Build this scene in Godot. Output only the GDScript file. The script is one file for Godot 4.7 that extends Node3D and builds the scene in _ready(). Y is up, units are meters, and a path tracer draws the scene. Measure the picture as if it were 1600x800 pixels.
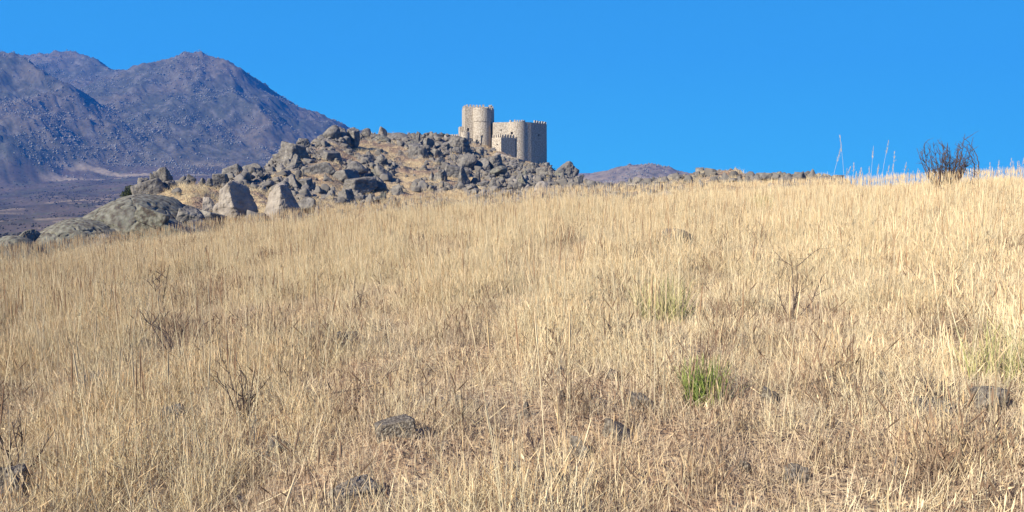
extends Node3D
# A dry grass field before a rocky hill with a ruined castle, mountains beyond. Units are metres, y is up, north is -z.
# The land is surveyed in bearings (x over -z) and ranges (-z) from the field's near edge.

const BEARINGS := [-1.1914, -0.6354, -0.5163, -0.4607, -0.3971, -0.3336, -0.2780, -0.2303, -0.1827, -0.1271, -0.0794, -0.0477, -0.0159, 0.0159, 0.0437, 0.0635, 0.0953, 0.1589, 0.2383, 0.2621, 0.3177, 0.3892, 0.4289, 0.5401, 0.6354, 1.1914]
const RANGES := [0, 6, 12, 20, 24, 28, 34, 40, 50, 60, 72, 85, 97, 110, 125, 140, 152, 165, 178, 190, 202, 215, 227, 240, 252, 265, 278, 290, 303, 315, 328, 340, 352, 365, 382, 400, 450, 500, 700, 1100, 1600, 2300, 9000]
const HEIGHTS := [
	[0.00, -0.37, -0.65, -1.09, -1.63, -2.42, -3.68, -4.79, -6.47, -8.07, -9.80, -11.43, -12.75, -14.06, -15.44, -16.70, -17.64, -18.59, -19.47, -20.25, -21.00, -21.80, -22.53, -23.29, -23.96, -24.66, -25.32, -25.91, -26.50, -27.02, -27.55, -28.01, -28.44, -28.87, -29.39, -29.89, -31.21, -32.45, -34.80, -28.69, -9.55, 39.64, 242.51],
	[0.00, -0.17, -0.29, -0.49, -1.02, -1.64, -2.26, -2.81, -3.74, -4.63, -5.59, -6.67, -7.89, -9.33, -10.94, -12.37, -13.38, -14.40, -15.37, -16.22, -17.04, -17.89, -18.65, -19.45, -20.19, -21.01, -21.83, -22.58, -23.35, -24.04, -24.74, -25.35, -25.91, -26.47, -27.12, -27.71, -29.17, -30.48, -32.90, -29.83, -13.61, 37.98, 250.46],
	[0.00, -0.12, -0.20, -0.33, -0.50, -0.90, -1.39, -1.84, -2.60, -3.28, -3.90, -4.63, -5.73, -7.16, -8.95, -10.68, -11.87, -13.04, -14.13, -15.07, -15.95, -16.86, -17.66, -18.49, -19.25, -20.10, -20.95, -21.71, -22.49, -23.17, -23.86, -24.43, -24.95, -25.44, -25.99, -26.43, -27.39, -28.19, -29.55, -26.33, -6.00, 45.24, 250.46],
	[0.00, -0.08, -0.14, -0.23, -0.31, -0.59, -1.02, -1.46, -2.17, -2.80, -3.55, -3.95, -3.57, -2.77, -0.68, 0.71, 0.27, -0.75, -2.87, -5.19, -7.09, -9.02, -10.63, -12.14, -13.41, -14.75, -16.02, -17.12, -18.22, -19.16, -20.07, -20.82, -21.49, -22.10, -22.74, -23.23, -24.20, -24.96, -26.20, -20.21, 1.60, 50.69, 250.46],
	[0.00, -0.03, -0.06, -0.09, -0.11, -0.27, -0.66, -1.07, -1.75, -2.32, -2.94, -3.27, -2.66, -1.46, 1.09, 2.71, 2.46, 1.86, 0.38, -1.41, -3.05, -4.83, -6.39, -7.93, -9.28, -10.74, -12.17, -13.44, -14.73, -15.84, -16.93, -17.83, -18.62, -19.35, -20.11, -20.67, -21.75, -22.60, -23.97, -17.59, 4.13, 54.32, 250.46],
	[0.00, 0.02, 0.04, 0.07, 0.08, -0.05, -0.41, -0.82, -1.42, -1.93, -2.54, -2.86, -2.70, -2.33, -0.92, 0.93, 2.23, 3.56, 4.97, 5.65, 5.31, 4.49, 2.92, 0.65, -1.37, -3.64, -5.81, -7.61, -9.46, -11.20, -13.02, -14.58, -15.99, -17.29, -18.58, -19.39, -20.62, -21.52, -22.85, -15.84, 5.40, 56.13, 250.46],
	[0.00, 0.07, 0.11, 0.19, 0.23, 0.13, -0.20, -0.56, -1.09, -1.55, -2.12, -2.45, -2.49, -2.51, -2.04, -1.18, -0.17, 1.21, 2.66, 4.15, 5.89, 7.88, 10.17, 11.64, 11.01, 9.55, 6.89, 3.89, 1.03, -1.56, -4.22, -6.49, -8.79, -11.32, -14.14, -15.88, -18.04, -19.57, -21.74, -15.84, 5.40, 56.13, 250.46],
	[0.00, 0.11, 0.17, 0.29, 0.36, 0.26, -0.06, -0.37, -0.87, -1.31, -1.82, -2.18, -2.35, -2.42, -2.19, -1.73, -1.05, 0.03, 1.45, 3.10, 5.17, 7.71, 10.16, 12.96, 16.43, 18.72, 18.20, 17.15, 14.40, 11.06, 7.66, 4.45, 1.45, -1.29, -4.40, -7.53, -14.59, -18.26, -21.74, -15.84, 4.13, 54.32, 250.46],
	[0.00, 0.15, 0.24, 0.39, 0.48, 0.35, -0.01, -0.24, -0.73, -1.17, -1.64, -2.05, -2.35, -2.51, -2.51, -2.51, -2.20, -1.54, -0.67, 0.40, 1.76, 3.64, 5.94, 8.80, 11.59, 14.56, 17.20, 19.42, 22.10, 23.43, 23.12, 22.50, 21.04, 18.26, 13.85, 9.51, -1.94, -10.30, -21.74, -17.59, 1.60, 52.50, 243.37],
	[0.00, 0.19, 0.30, 0.49, 0.60, 0.68, 0.34, -0.12, -0.59, -0.97, -1.39, -1.78, -2.10, -2.33, -2.46, -2.51, -2.33, -1.93, -1.25, -0.36, 0.76, 2.28, 4.06, 6.34, 8.79, 11.64, 14.56, 17.15, 19.73, 21.70, 23.53, 24.36, 24.27, 24.03, 21.60, 17.39, 4.27, -6.33, -21.74, -20.21, -0.93, 48.87, 243.37],
	[0.00, 0.21, 0.34, 0.55, 0.68, 0.76, 0.44, 0.01, -0.43, -0.78, -1.16, -1.50, -1.81, -2.07, -2.30, -2.40, -2.26, -1.93, -1.39, -0.66, 0.36, 1.77, 3.28, 5.21, 7.36, 9.97, 12.72, 15.33, 18.26, 20.71, 22.91, 24.36, 25.28, 25.75, 24.90, 23.04, 10.44, -2.36, -21.74, -21.96, -3.47, 45.24, 229.17],
	[0.00, 0.22, 0.35, 0.57, 0.70, 0.79, 0.50, 0.11, -0.33, -0.69, -1.04, -1.37, -1.65, -1.89, -2.09, -2.18, -2.06, -1.80, -1.38, -0.81, 0.04, 1.26, 2.67, 4.45, 6.23, 8.30, 10.50, 12.59, 14.89, 17.00, 19.34, 21.16, 22.64, 23.46, 23.34, 23.04, 12.52, -0.38, -21.74, -22.83, -6.00, 41.61, 222.08],
	[0.00, 0.23, 0.38, 0.61, 0.75, 0.85, 0.56, 0.17, -0.25, -0.59, -0.93, -1.23, -1.50, -1.72, -1.88, -1.95, -1.87, -1.67, -1.25, -0.66, 0.14, 1.26, 2.52, 4.07, 5.57, 7.26, 8.93, 10.53, 12.44, 14.28, 16.40, 18.23, 20.06, 21.17, 20.98, 20.53, 11.15, -0.38, -21.74, -24.58, -8.54, 34.34, 207.88],
	[0.00, 0.26, 0.42, 0.67, 0.83, 0.93, 0.64, 0.27, -0.13, -0.45, -0.79, -1.10, -1.35, -1.54, -1.68, -1.73, -1.68, -1.54, -1.18, -0.66, 0.08, 1.09, 2.19, 3.50, 4.70, 6.00, 7.28, 8.48, 9.79, 11.06, 12.52, 13.95, 15.87, 17.15, 16.75, 15.81, 7.38, -2.36, -21.74, -26.33, -11.08, 28.89, 193.68],
	[0.00, 0.27, 0.44, 0.71, 0.88, 0.99, 0.72, 0.36, -0.00, -0.31, -0.65, -0.96, -1.19, -1.37, -1.54, -1.62, -1.56, -1.41, -1.03, -0.51, 0.12, 0.92, 1.77, 2.74, 3.63, 4.53, 5.27, 5.96, 6.86, 7.83, 9.11, 10.47, 12.39, 13.71, 12.60, 10.45, 2.99, -4.34, -21.74, -26.33, -12.35, 27.07, 186.57],
	[0.00, 0.27, 0.45, 0.72, 0.89, 1.00, 0.75, 0.43, 0.08, -0.21, -0.54, -0.83, -1.03, -1.19, -1.33, -1.40, -1.32, -1.15, -0.81, -0.36, 0.22, 0.92, 1.51, 2.17, 2.90, 3.70, 4.41, 5.04, 5.77, 6.33, 6.78, 6.98, 6.84, 6.51, 5.18, 3.18, -1.69, -6.33, -21.74, -26.33, -13.61, 25.25, 179.47],
	[0.00, 0.28, 0.45, 0.73, 0.90, 1.02, 0.81, 0.52, 0.20, -0.07, -0.37, -0.63, -0.80, -0.93, -1.02, -1.06, -0.97, -0.75, -0.44, -0.06, 0.45, 1.09, 1.72, 2.36, 2.84, 3.28, 3.70, 3.89, 3.80, 3.59, 2.98, 2.14, 1.21, 0.03, -1.58, -3.16, -6.95, -10.30, -20.63, -26.33, -13.61, 25.25, 179.47],
	[0.00, 0.29, 0.48, 0.77, 0.95, 1.07, 0.94, 0.74, 0.46, 0.22, -0.01, -0.15, -0.21, -0.23, -0.10, 0.16, 0.54, 1.08, 1.65, 2.20, 2.87, 3.30, 3.25, 3.12, 2.54, 1.60, 0.75, -0.05, -0.92, -1.71, -2.53, -3.25, -3.94, -4.65, -5.54, -6.45, -8.82, -11.09, -19.51, -25.45, -13.61, 23.44, 172.37],
	[0.00, 0.31, 0.51, 0.82, 1.01, 1.14, 1.07, 0.97, 0.77, 0.60, 0.46, 0.39, 0.47, 0.64, 1.07, 1.71, 2.50, 3.43, 4.33, 4.76, 4.73, 4.66, 4.08, 3.12, 2.40, 1.64, 0.90, 0.24, -0.47, -1.12, -1.81, -2.44, -3.07, -3.75, -4.63, -5.55, -8.00, -10.30, -18.40, -24.58, -13.61, -0.22, -5.53],
	[0.00, 0.32, 0.52, 0.83, 1.03, 1.16, 1.11, 1.03, 0.85, 0.70, 0.58, 0.52, 0.64, 0.90, 1.46, 2.26, 3.26, 4.34, 5.15, 5.51, 5.41, 5.17, 4.50, 3.50, 2.74, 1.96, 1.21, 0.54, -0.17, -0.82, -1.53, -2.17, -2.82, -3.52, -4.44, -5.39, -7.94, -10.30, -18.40, -24.58, -13.61, -2.04, -5.53],
	[0.00, 0.33, 0.54, 0.87, 1.08, 1.21, 1.20, 1.19, 1.02, 0.84, 0.72, 0.66, 0.73, 0.90, 1.37, 2.04, 2.73, 3.43, 3.93, 4.15, 3.88, 3.30, 2.53, 1.60, 0.90, 0.21, -0.42, -0.98, -1.57, -2.11, -2.70, -3.25, -3.81, -4.40, -5.17, -5.98, -8.18, -10.30, -18.40, -24.58, -13.61, -5.69, -12.65],
	[0.00, 0.35, 0.57, 0.92, 1.13, 1.28, 1.31, 1.31, 1.13, 0.93, 0.83, 0.79, 0.91, 1.16, 1.65, 2.26, 2.90, 3.43, 3.63, 3.70, 3.28, 2.45, 1.59, 0.65, -0.03, -0.66, -1.23, -1.72, -2.24, -2.73, -3.27, -3.79, -4.34, -4.94, -5.75, -6.61, -8.95, -11.09, -18.40, -24.58, -13.61, -5.69, -12.65],
	[0.00, 0.36, 0.59, 0.95, 1.18, 1.33, 1.32, 1.31, 1.11, 0.89, 0.73, 0.66, 0.71, 0.82, 1.08, 1.38, 1.60, 1.73, 1.63, 1.45, 1.10, 0.50, -0.09, -0.68, -1.15, -1.63, -2.09, -2.51, -2.97, -3.40, -3.88, -4.33, -4.81, -5.34, -6.07, -6.86, -9.05, -11.09, -18.40, -24.58, -13.61, -5.69, -12.65],
	[0.00, 0.41, 0.67, 1.08, 1.33, 1.51, 1.55, 1.57, 1.34, 1.03, 0.77, 0.51, 0.28, 0.03, -0.27, -0.59, -0.85, -1.14, -1.44, -1.71, -2.01, -2.35, -2.68, -3.04, -3.39, -3.77, -4.15, -4.51, -4.89, -5.24, -5.61, -5.95, -6.30, -6.69, -7.21, -7.79, -9.43, -11.09, -18.40, -24.58, -13.61, -5.69, -12.65],
	[0.00, 0.44, 0.72, 1.16, 1.42, 1.62, 1.72, 1.76, 1.58, 1.31, 1.01, 0.67, 0.36, 0.03, -0.35, -0.73, -1.04, -1.38, -1.71, -2.02, -2.32, -2.65, -2.96, -3.30, -3.61, -3.95, -4.29, -4.61, -4.96, -5.28, -5.63, -5.95, -6.29, -6.67, -7.19, -7.76, -9.42, -11.09, -18.40, -24.58, -13.61, -5.69, -12.65],
	[0.00, 0.49, 0.80, 1.29, 1.56, 1.80, 2.05, 2.21, 2.36, 2.42, 2.27, 1.94, 1.63, 1.33, 1.03, 0.74, 0.51, 0.25, -0.00, -0.25, -0.49, -0.76, -1.01, -1.29, -1.56, -1.85, -2.16, -2.44, -2.76, -3.06, -3.39, -3.71, -4.05, -4.48, -5.11, -5.83, -7.92, -9.86, -16.80, -16.69, -6.55, 19.64, 222.51],
]

const MOUNTAIN_RIDGES := [
	[[-4363, 938, -4300], [-3205, 816, -4100], [-2354, 648, -3900], [-2084, 654, -3800], [-1886, 603, -3700], [-1738, 542, -3600], [-1612, 473, -3500]],
	[[-1612, 473, -3500], [-1549, 520, -3450], [-1413, 533, -3350], [-1262, 558, -3300], [-1160, 517, -3250], [-991, 406, -3150], [-849, 316, -3080], [-710, 245, -3000], [-550, 166, -2900], [-355, 94, -2800]],
	[[-2902, 701, -3100], [-2192, 565, -2950], [-1787, 482, -2850], [-1668, 436, -2780], [-1538, 374, -2700], [-1418, 310, -2620], [-1312, 239, -2560], [-1162, 146, -2450]],
	[[-1262, 558, -3300], [-1179, 401, -3000], [-1136, 287, -2800], [-1068, 172, -2550], [-1022, 100, -2400]],
	[[-1160, 517, -3250], [-963, 349, -2950], [-846, 239, -2750], [-756, 142, -2550]],
	[[-1612, 473, -3500], [-1544, 415, -3300], [-1304, 252, -2900], [-1184, 168, -2700]],
]
const HILL_RIDGES := [
	[[86, 2, -2700], [206, 51, -2600], [284, 66, -2560], [366, 83, -2500], [432, 86, -2500], [489, 71, -2520], [599, 52, -2560], [743, 26, -2600]],
	[[432, 86, -2500], [365, 47, -2300], [317, 2, -2100]],
]

const ROCKS := [
	[-40.7, -4.8, -86.0, 15.42, 6.17, "dome", 5, 0, "lichen", "largest whaleback granite dome mottled with grey-green lichen", "", 0.8],
	[-44.0, -4.8, -80.0, 12.11, 3.82, "dome", 20, 4, "lichen", "low granite slab leaning against the whaleback dome", "", 0.8],
	[-34.8, -3.4, -81.0, 7.62, 2.19, "slab", 8, -28, "lichen", "long tilted granite sheet peeling off the whaleback dome", "", 0.6],
	[-36.0, -1.3, -79.5, 3.29, 1.39, "slab", 6, -24, "lichen", "thin flaked granite sheet lying on the whaleback dome", "", 0.5],
	[-35.1, -1.4, -86.0, 3.02, 1.51, "block", 20, -18, "grey", "loose grey block perched beyond the tilted granite sheet", "", 0.7],
	[-38.5, -0.5, -90.0, 3.16, 1.15, "slab", 10, -22, "lichen", "flat granite plate behind the whaleback dome", "", 0.7],
	[-33.1, -3.7, -84.0, 3.48, 2.41, "block", 40, -25, "grey", "dark angular block wedged under the tilted granite sheet", "", 0.8],
	[-46.0, -3.4, -76.0, 5.09, 1.45, "dome", 0, 0, "lichen", "small smooth granite hump beside the low pale slab", "", 0.8],
	[-42.5, -4.4, -68.0, 5.96, 2.28, "dome", 20, 0, "lichen", "cracked granite hump half hidden by straw-coloured grass", "", 0.8],
	[-37.6, -4.2, -74.0, 4.13, 2.00, "dome", 50, 0, "grey", "brown-stained granite hump at the foot of the whaleback dome", "", 0.8],
	[-35.2, -3.0, -94.0, 4.19, 2.40, "block", 60, -14, "grey", "dark broken slab at the foot of the pointed tan boulder", "", 0.8],
	[-35.3, -2.2, -92.0, 2.64, 1.32, "slab", 15, -12, "grey", "thin dark ledge of rock beside the pointed tan boulder", "", 0.7],
	[-35.6, -3.1, -103.0, 5.42, 6.24, "hero_a", 0, 0, "tan", "great pointed tan boulder with one deeply shaded flank", "", 0.8],
	[-29.2, -3.2, -101.0, 7.40, 5.96, "hero_b", 0, 4, "tan", "great leaning tan boulder split by a long crack", "", 0.7],
	[-28.2, -1.6, -112.0, 3.21, 2.59, "round", 70, 0, "grey", "round grey boulder balanced beside the leaning split boulder", "", 0.9],
	[-27.9, -2.8, -110.0, 2.63, 1.58, "block", 20, 0, "grey", "squat grey rock carrying the balanced round boulder", "", 0.9],
	[-42.1, -1.1, -112.0, 2.14, 2.14, "block", 30, 15, "tan", "small tan block beside the pointed tan boulder", "", 0.8],
	[-39.2, -1.7, -108.0, 1.89, 1.89, "round", 10, 0, "tan", "pale rounded stone leaning on the pointed tan boulder", "", 0.8],
	[-20.3, -2.5, -100.0, 3.67, 1.12, "dome", 10, 0, "grey", "low grey rock showing above the grass tips", "", 0.8],
	[-18.4, -2.7, -96.0, 1.84, 0.92, "block", 40, 0, "grey", "small grey rock next to the low rock above the grass", "", 0.8],
	[-61.9, 3.4, -140.0, 2.23, 1.67, "spire", 10, 10, "grey", "knobbly grey crag topping the far grassy knoll", "", 0.8],
	[-63.2, 2.5, -138.0, 2.20, 1.65, "block", 30, 0, "grey", "dark boulder next to the green bush on the knoll", "", 0.9],
	[-59.6, 1.6, -134.0, 5.13, 1.92, "slab", 12, 22, "grey", "tilted ribbed slab below the crag of the knoll", "", 0.7],
	[-57.9, 1.6, -136.0, 3.03, 1.95, "block", 50, 6, "grey", "grey block beside the tilted ribbed slab of the knoll", "", 0.7],
	[-57.9, 2.4, -141.0, 2.70, 1.35, "block", 20, 0, "grey", "dark low rock on the brow of the tan meadow", "", 0.8],
	[-56.9, 3.1, -143.0, 1.82, 1.71, "round", 15, 0, "grey", "upright grey boulder on the brow of the tan meadow", "", 0.8],
	[-58.5, 3.2, -144.0, 1.61, 1.26, "round", 75, 0, "grey", "small boulder paired with the upright one above the meadow", "", 0.8],
	[-53.2, 1.2, -128.0, 1.63, 1.12, "round", 0, 0, "grey", "lone dark stone in the tan meadow", "", 0.8],
	[-57.6, 3.4, -150.0, 1.20, 0.84, "round", 40, 0, "grey", "little grey stone on the brow of the tan meadow", "little stones on the brow of the meadow", 0.8],
	[-57.0, 3.5, -152.0, 1.21, 0.73, "block", 0, 0, "grey", "little grey stone on the brow of the tan meadow", "little stones on the brow of the meadow", 0.8],
	[-58.5, 3.9, -170.0, 5.69, 2.98, "slab", 20, 22, "grey", "big slanted slab with dark overhang on the lower ridge", "", 0.8],
	[-57.8, 3.5, -160.0, 3.06, 1.78, "block", 10, 0, "grey", "dark block before the big slanted slab", "", 0.8],
	[-58.3, 4.9, -182.0, 4.64, 3.19, "round", 10, 0, "grey", "broad round-topped boulder on the lower ridge", "", 0.8],
	[-45.7, 1.1, -170.0, 5.69, 4.61, "wedge", 25, 20, "grey", "large smooth grey boulder with a sloping face, mid slope", "", 0.8],
	[-43.5, 1.1, -172.0, 3.84, 3.56, "block", 60, 10, "grey", "rough block touching the large smooth sloping boulder", "", 0.8],
	[-48.8, 5.2, -205.0, 9.15, 3.59, "slab", 20, 24, "grey", "long slanted grey slab on the middle of the slope", "", 0.6],
	[-43.7, 7.3, -225.0, 7.53, 3.05, "dome", 10, 6, "grey", "smooth whale-shaped boulder in the middle of the slope", "", 0.7],
	[-50.7, 7.7, -226.0, 3.96, 2.16, "round", 40, 15, "grey", "pale egg-shaped boulder beside the whale-shaped one", "", 0.8],
	[-36.6, 1.3, -196.0, 9.06, 4.06, "block", 35, 6, "grey", "wide blocky outcrop casting a deep shadow on tan grass", "", 0.9],
	[-42.5, 3.6, -206.0, 7.22, 3.61, "block", 70, 12, "grey", "angular outcrop above the wide blocky one", "", 0.9],
	[-44.5, 2.2, -200.0, 5.74, 3.82, "wedge", 200, 0, "grey", "dark fissured outcrop at the side of the wide blocky one", "", 0.8],
	[-32.1, 1.9, -200.0, 4.14, 4.14, "spire", 20, 25, "grey", "leaning flake of rock at the edge of the tan patch", "", 0.8],
	[-28.0, 1.0, -198.0, 4.10, 2.52, "wedge", 40, 10, "grey", "wedge of grey rock standing alone below the tan patch", "", 0.8],
	[-32.8, -0.2, -186.0, 2.67, 1.33, "block", 10, 0, "grey", "small split rock on the lower tan ground", "small rocks on the lower tan ground", 0.8],
	[-23.2, -0.9, -178.0, 1.99, 0.85, "block", 30, 0, "grey", "small split rock on the lower tan ground", "small rocks on the lower tan ground", 0.8],
	[-19.8, -0.9, -178.0, 2.27, 0.85, "block", 70, 0, "grey", "small split rock on the lower tan ground", "small rocks on the lower tan ground", 0.8],
	[-35.3, -1.4, -172.0, 1.37, 1.64, "spire", 10, 0, "grey", "small upright rock at the foot of the slope", "", 0.8],
	[-26.0, -1.4, -172.0, 1.64, 1.10, "block", 45, 0, "grey", "small split rock on the lower tan ground", "small rocks on the lower tan ground", 0.8],
	[-58.0, 15.2, -262.0, 6.26, 4.18, "block", 10, 0, "grey", "pale rock pedestal under the perched skyline boulder", "", 0.9],
	[-58.6, 18.9, -261.0, 5.82, 4.58, "egg", 20, -18, "grey", "great egg-shaped boulder perched on a pedestal against the sky", "", 0.9],
	[-55.3, 18.6, -266.0, 3.82, 4.66, "block", 25, 8, "grey", "blocky pinnacle next to the perched egg-shaped boulder", "", 0.9],
	[-52.7, 18.2, -270.0, 5.16, 5.16, "block", 60, 0, "grey", "dark jumbled crag along the skyline", "", 0.9],
	[-54.1, 16.9, -262.0, 3.76, 2.92, "round", 0, 0, "grey", "rounded stone below the blocky pinnacle", "", 0.9],
	[-53.8, 21.9, -300.0, 3.59, 3.35, "round", 30, 0, "grey", "isolated round boulder sitting on the skyline ridge", "", 0.8],
	[-49.8, 23.7, -312.0, 3.48, 2.98, "egg", 0, 0, "tan", "isolated pale boulder standing on the skyline ridge", "", 0.8],
	[-43.9, 22.2, -312.0, 11.44, 2.49, "dome", 0, 0, "grey", "low dome of rock along the skyline", "", 0.8],
	[-49.8, 20.0, -300.0, 10.52, 2.63, "dome", 20, 5, "lichen", "greenish slab just under the skyline", "", 0.6],
	[-32.2, 23.2, -334.0, 7.45, 2.66, "dome", 0, 0, "grey", "flat hump of rock on the ridge near the castle", "", 0.8],
	[-32.4, 8.6, -276.0, 9.24, 10.12, "crag", 15, 0, "grey", "great fluted buttress of grey rock rising mid hill", "", 0.8],
	[-34.9, 18.2, -292.0, 3.72, 4.19, "spire", 0, 0, "grey", "pale knob standing on the fluted buttress", "", 0.8],
	[-30.7, 17.4, -294.0, 5.62, 3.75, "block", 50, 0, "grey", "rough blocks beside the pale knob of the buttress", "", 0.8],
	[-26.2, 10.0, -280.0, 6.25, 6.69, "block", 30, 0, "grey", "dark square crag next to the fluted buttress", "", 0.8],
	[-24.8, 20.3, -320.0, 4.59, 4.08, "spire", 80, 24, "tan", "pair of pale slanting flakes below the castle turret", "", 0.8],
	[-20.2, 14.6, -304.0, 9.69, 8.24, "crag", 40, 0, "grey", "shadowed crag directly below the castle turret", "", 0.9],
	[-21.4, 11.8, -282.0, 3.60, 3.15, "block", 10, 0, "grey", "grey block at the foot of the shadowed castle crag", "", 0.8],
	[-18.5, 11.3, -278.0, 7.53, 3.10, "crag", 5, 0, "grey", "cracked ledge at the foot of the shadowed castle crag", "", 0.8],
	[-14.2, 1.6, -230.0, 5.86, 7.33, "wedge", -25, 6, "grey", "tall wedge-shaped fin of grey rock with smooth pale face", "", 0.7],
	[-11.5, 2.3, -233.0, 3.71, 6.31, "spire", 15, -12, "grey", "narrow upright fin beside the tall wedge-shaped fin", "", 0.7],
	[-20.3, 2.7, -232.0, 4.81, 5.55, "crag", 10, 0, "grey", "splintered outcrop at the edge of the yellow patch", "", 0.8],
	[-23.4, 3.5, -234.0, 3.36, 4.10, "spire", 40, 0, "grey", "splintered spike at the edge of the yellow patch", "", 0.8],
	[-17.8, 6.3, -250.0, 8.76, 3.59, "slab", 15, -18, "grey", "broad tilted slab behind the tall rock fins", "", 0.7],
	[-17.6, 0.5, -222.0, 5.31, 2.83, "crag", 70, 0, "grey", "broken rocks below the splintered outcrop", "", 0.8],
	[-5.1, 0.6, -216.0, 3.44, 4.47, "spire", 30, 0, "grey", "shattered grey spike short of the tan column stones", "", 0.8],
	[-2.7, -0.1, -212.0, 3.38, 3.04, "spire", 60, 0, "grey", "dark hollowed rock short of the tan column stones", "", 0.8],
	[-7.9, 1.6, -226.0, 3.60, 3.24, "block", 30, 0, "grey", "rough block between the fins and the shattered spike", "", 0.8],
	[-9.5, 8.7, -300.0, 14.34, 4.78, "slab", 10, -12, "grey", "long dark ledge under the castle wall", "", 0.8],
	[0.0, 7.2, -296.0, 13.21, 6.13, "crag", 30, -6, "grey", "dark overhanging crag under the main castle wall", "", 0.9],
	[-2.6, 14.0, -326.0, 15.59, 2.60, "slab", 0, -14, "tan", "pale bedrock shelf sloping below the battlemented wall", "", 0.6],
	[16.8, 3.2, -346.0, 15.44, 13.78, "crag", 20, -30, "grey", "steep dark cliff falling away beyond the castle corner", "", 0.9],
	[3.8, 5.6, -268.0, 2.56, 1.92, "round", 0, 0, "tan", "pale round stone in the castle's shadow", "pale stones in the castle shadow", 0.8],
	[0.7, 6.8, -276.0, 2.20, 1.98, "round", 40, 0, "tan", "pale round stone in the castle's shadow", "pale stones in the castle shadow", 0.8],
	[-2.0, 6.8, -276.0, 2.20, 1.76, "block", 20, 0, "tan", "pale round stone in the castle's shadow", "pale stones in the castle shadow", 0.8],
	[1.1, 2.7, -231.1, 2.03, 2.76, "egg", 0, 8, "tan", "tan upright stone of the stacked rounded row", "stacked row of rounded tan stones", 0.9],
	[3.0, 3.3, -237.4, 1.89, 2.84, "egg", 40, 4, "tan", "tan upright stone of the stacked rounded row", "stacked row of rounded tan stones", 0.9],
	[4.8, 3.7, -243.9, 2.14, 2.53, "egg", 80, -3, "tan", "tan upright stone of the stacked rounded row", "stacked row of rounded tan stones", 0.9],
	[7.0, 4.2, -252.1, 2.01, 2.41, "egg", 120, 0, "tan", "tan upright stone of the stacked rounded row", "stacked row of rounded tan stones", 0.9],
	[-0.5, 0.0, -200.7, 1.76, 2.24, "egg", 160, 6, "tan", "tan upright stone of the stacked rounded row", "stacked row of rounded tan stones", 0.9],
	[2.5, 0.9, -213.1, 1.53, 2.21, "egg", 200, 2, "tan", "tan upright stone of the stacked rounded row", "stacked row of rounded tan stones", 0.9],
	[4.1, 0.9, -213.1, 2.21, 2.72, "egg", 240, -4, "tan", "tan upright stone of the stacked rounded row", "stacked row of rounded tan stones", 0.9],
	[-0.1, -1.0, -182.9, 1.17, 1.75, "egg", 280, 0, "tan", "tan upright stone of the stacked rounded row", "stacked row of rounded tan stones", 0.9],
	[8.1, -0.3, -196.0, 7.50, 4.69, "dome", -15, 12, "tan", "big smooth tan slab beside the row of rounded stones", "", 0.8],
	[6.1, -1.9, -184.0, 4.40, 3.81, "round", 60, 0, "tan", "tan boulder with a dark hollow under the smooth slab", "", 0.8],
	[1.9, -2.7, -180.0, 4.02, 3.44, "wedge", 20, 0, "tan", "faceted tan boulder below the rounded row", "", 0.8],
	[11.0, -0.2, -192.0, 4.59, 3.06, "round", 0, 10, "grey", "grey boulder at the end of the big smooth tan slab", "", 0.8],
	[15.3, 1.6, -214.0, 2.73, 2.39, "wedge", 0, 0, "grey", "angular grey rock past the smooth tan slab", "", 0.8],
	[14.8, -0.8, -192.0, 4.28, 3.06, "spire", 40, 0, "tan", "pale chipped rock with a bright broken face", "", 0.8],
	[13.2, -2.6, -178.0, 4.82, 2.55, "round", 20, 0, "grey", "low grey boulder at the edge of the grass below the chipped rock", "", 0.8],
	[22.0, 4.9, -262.0, 3.34, 2.51, "block", 30, 0, "grey", "dark cube-like rock on the saddle past the castle", "", 0.8],
	[18.2, 5.7, -290.0, 3.24, 3.24, "spire", 0, 0, "grey", "small spike at the foot of the dark cliff", "", 0.8],
	[23.6, 2.7, -240.0, 4.21, 2.49, "egg", 80, 0, "grey", "cluster-topping grey stone on the saddle", "", 0.9],
	[20.4, 0.6, -214.0, 5.80, 2.39, "block", 20, 0, "grey", "wide low block under the cluster-topping stone", "", 0.8],
	[26.8, 2.1, -228.0, 4.72, 2.18, "dome", 0, 0, "grey", "smooth pale back of rock on the saddle", "", 0.8],
	[29.5, 1.8, -224.0, 3.57, 1.78, "block", 50, 0, "grey", "low block next to the smooth pale back", "", 0.8],
	[32.0, 1.3, -218.0, 3.47, 4.17, "spire", 20, 0, "grey", "dark jagged spike standing on the saddle", "", 0.8],
	[30.5, 1.8, -222.0, 2.12, 2.83, "block", 0, 0, "grey", "upright stone before the dark jagged spike", "", 0.8],
	[48.2, 5.3, -188.0, 2.10, 1.35, "round", 43, 0, "grey", "weathered boulder along the low ridge beside the distant hill", "boulders along the low ridge", 0.8],
	[49.9, 5.3, -188.0, 2.70, 1.50, "slab", 55, 0, "grey", "weathered boulder along the low ridge beside the distant hill", "boulders along the low ridge", 0.8],
	[52.2, 5.2, -188.0, 1.80, 1.05, "block", 70, 0, "grey", "weathered boulder along the low ridge beside the distant hill", "boulders along the low ridge", 0.8],
	[54.0, 4.7, -188.0, 2.40, 1.20, "round", 82, 0, "grey", "weathered boulder along the low ridge beside the distant hill", "boulders along the low ridge", 0.8],
	[55.8, 4.7, -188.0, 1.80, 1.35, "block", 4, 0, "grey", "weathered boulder along the low ridge beside the distant hill", "boulders along the low ridge", 0.8],
	[57.9, 4.0, -188.0, 2.40, 1.35, "round", 18, 0, "tan", "weathered boulder along the low ridge beside the distant hill", "boulders along the low ridge", 0.8],
	[61.5, 3.5, -188.0, 3.00, 1.35, "slab", 42, 0, "tan", "weathered boulder along the low ridge beside the distant hill", "boulders along the low ridge", 0.8],
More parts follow.
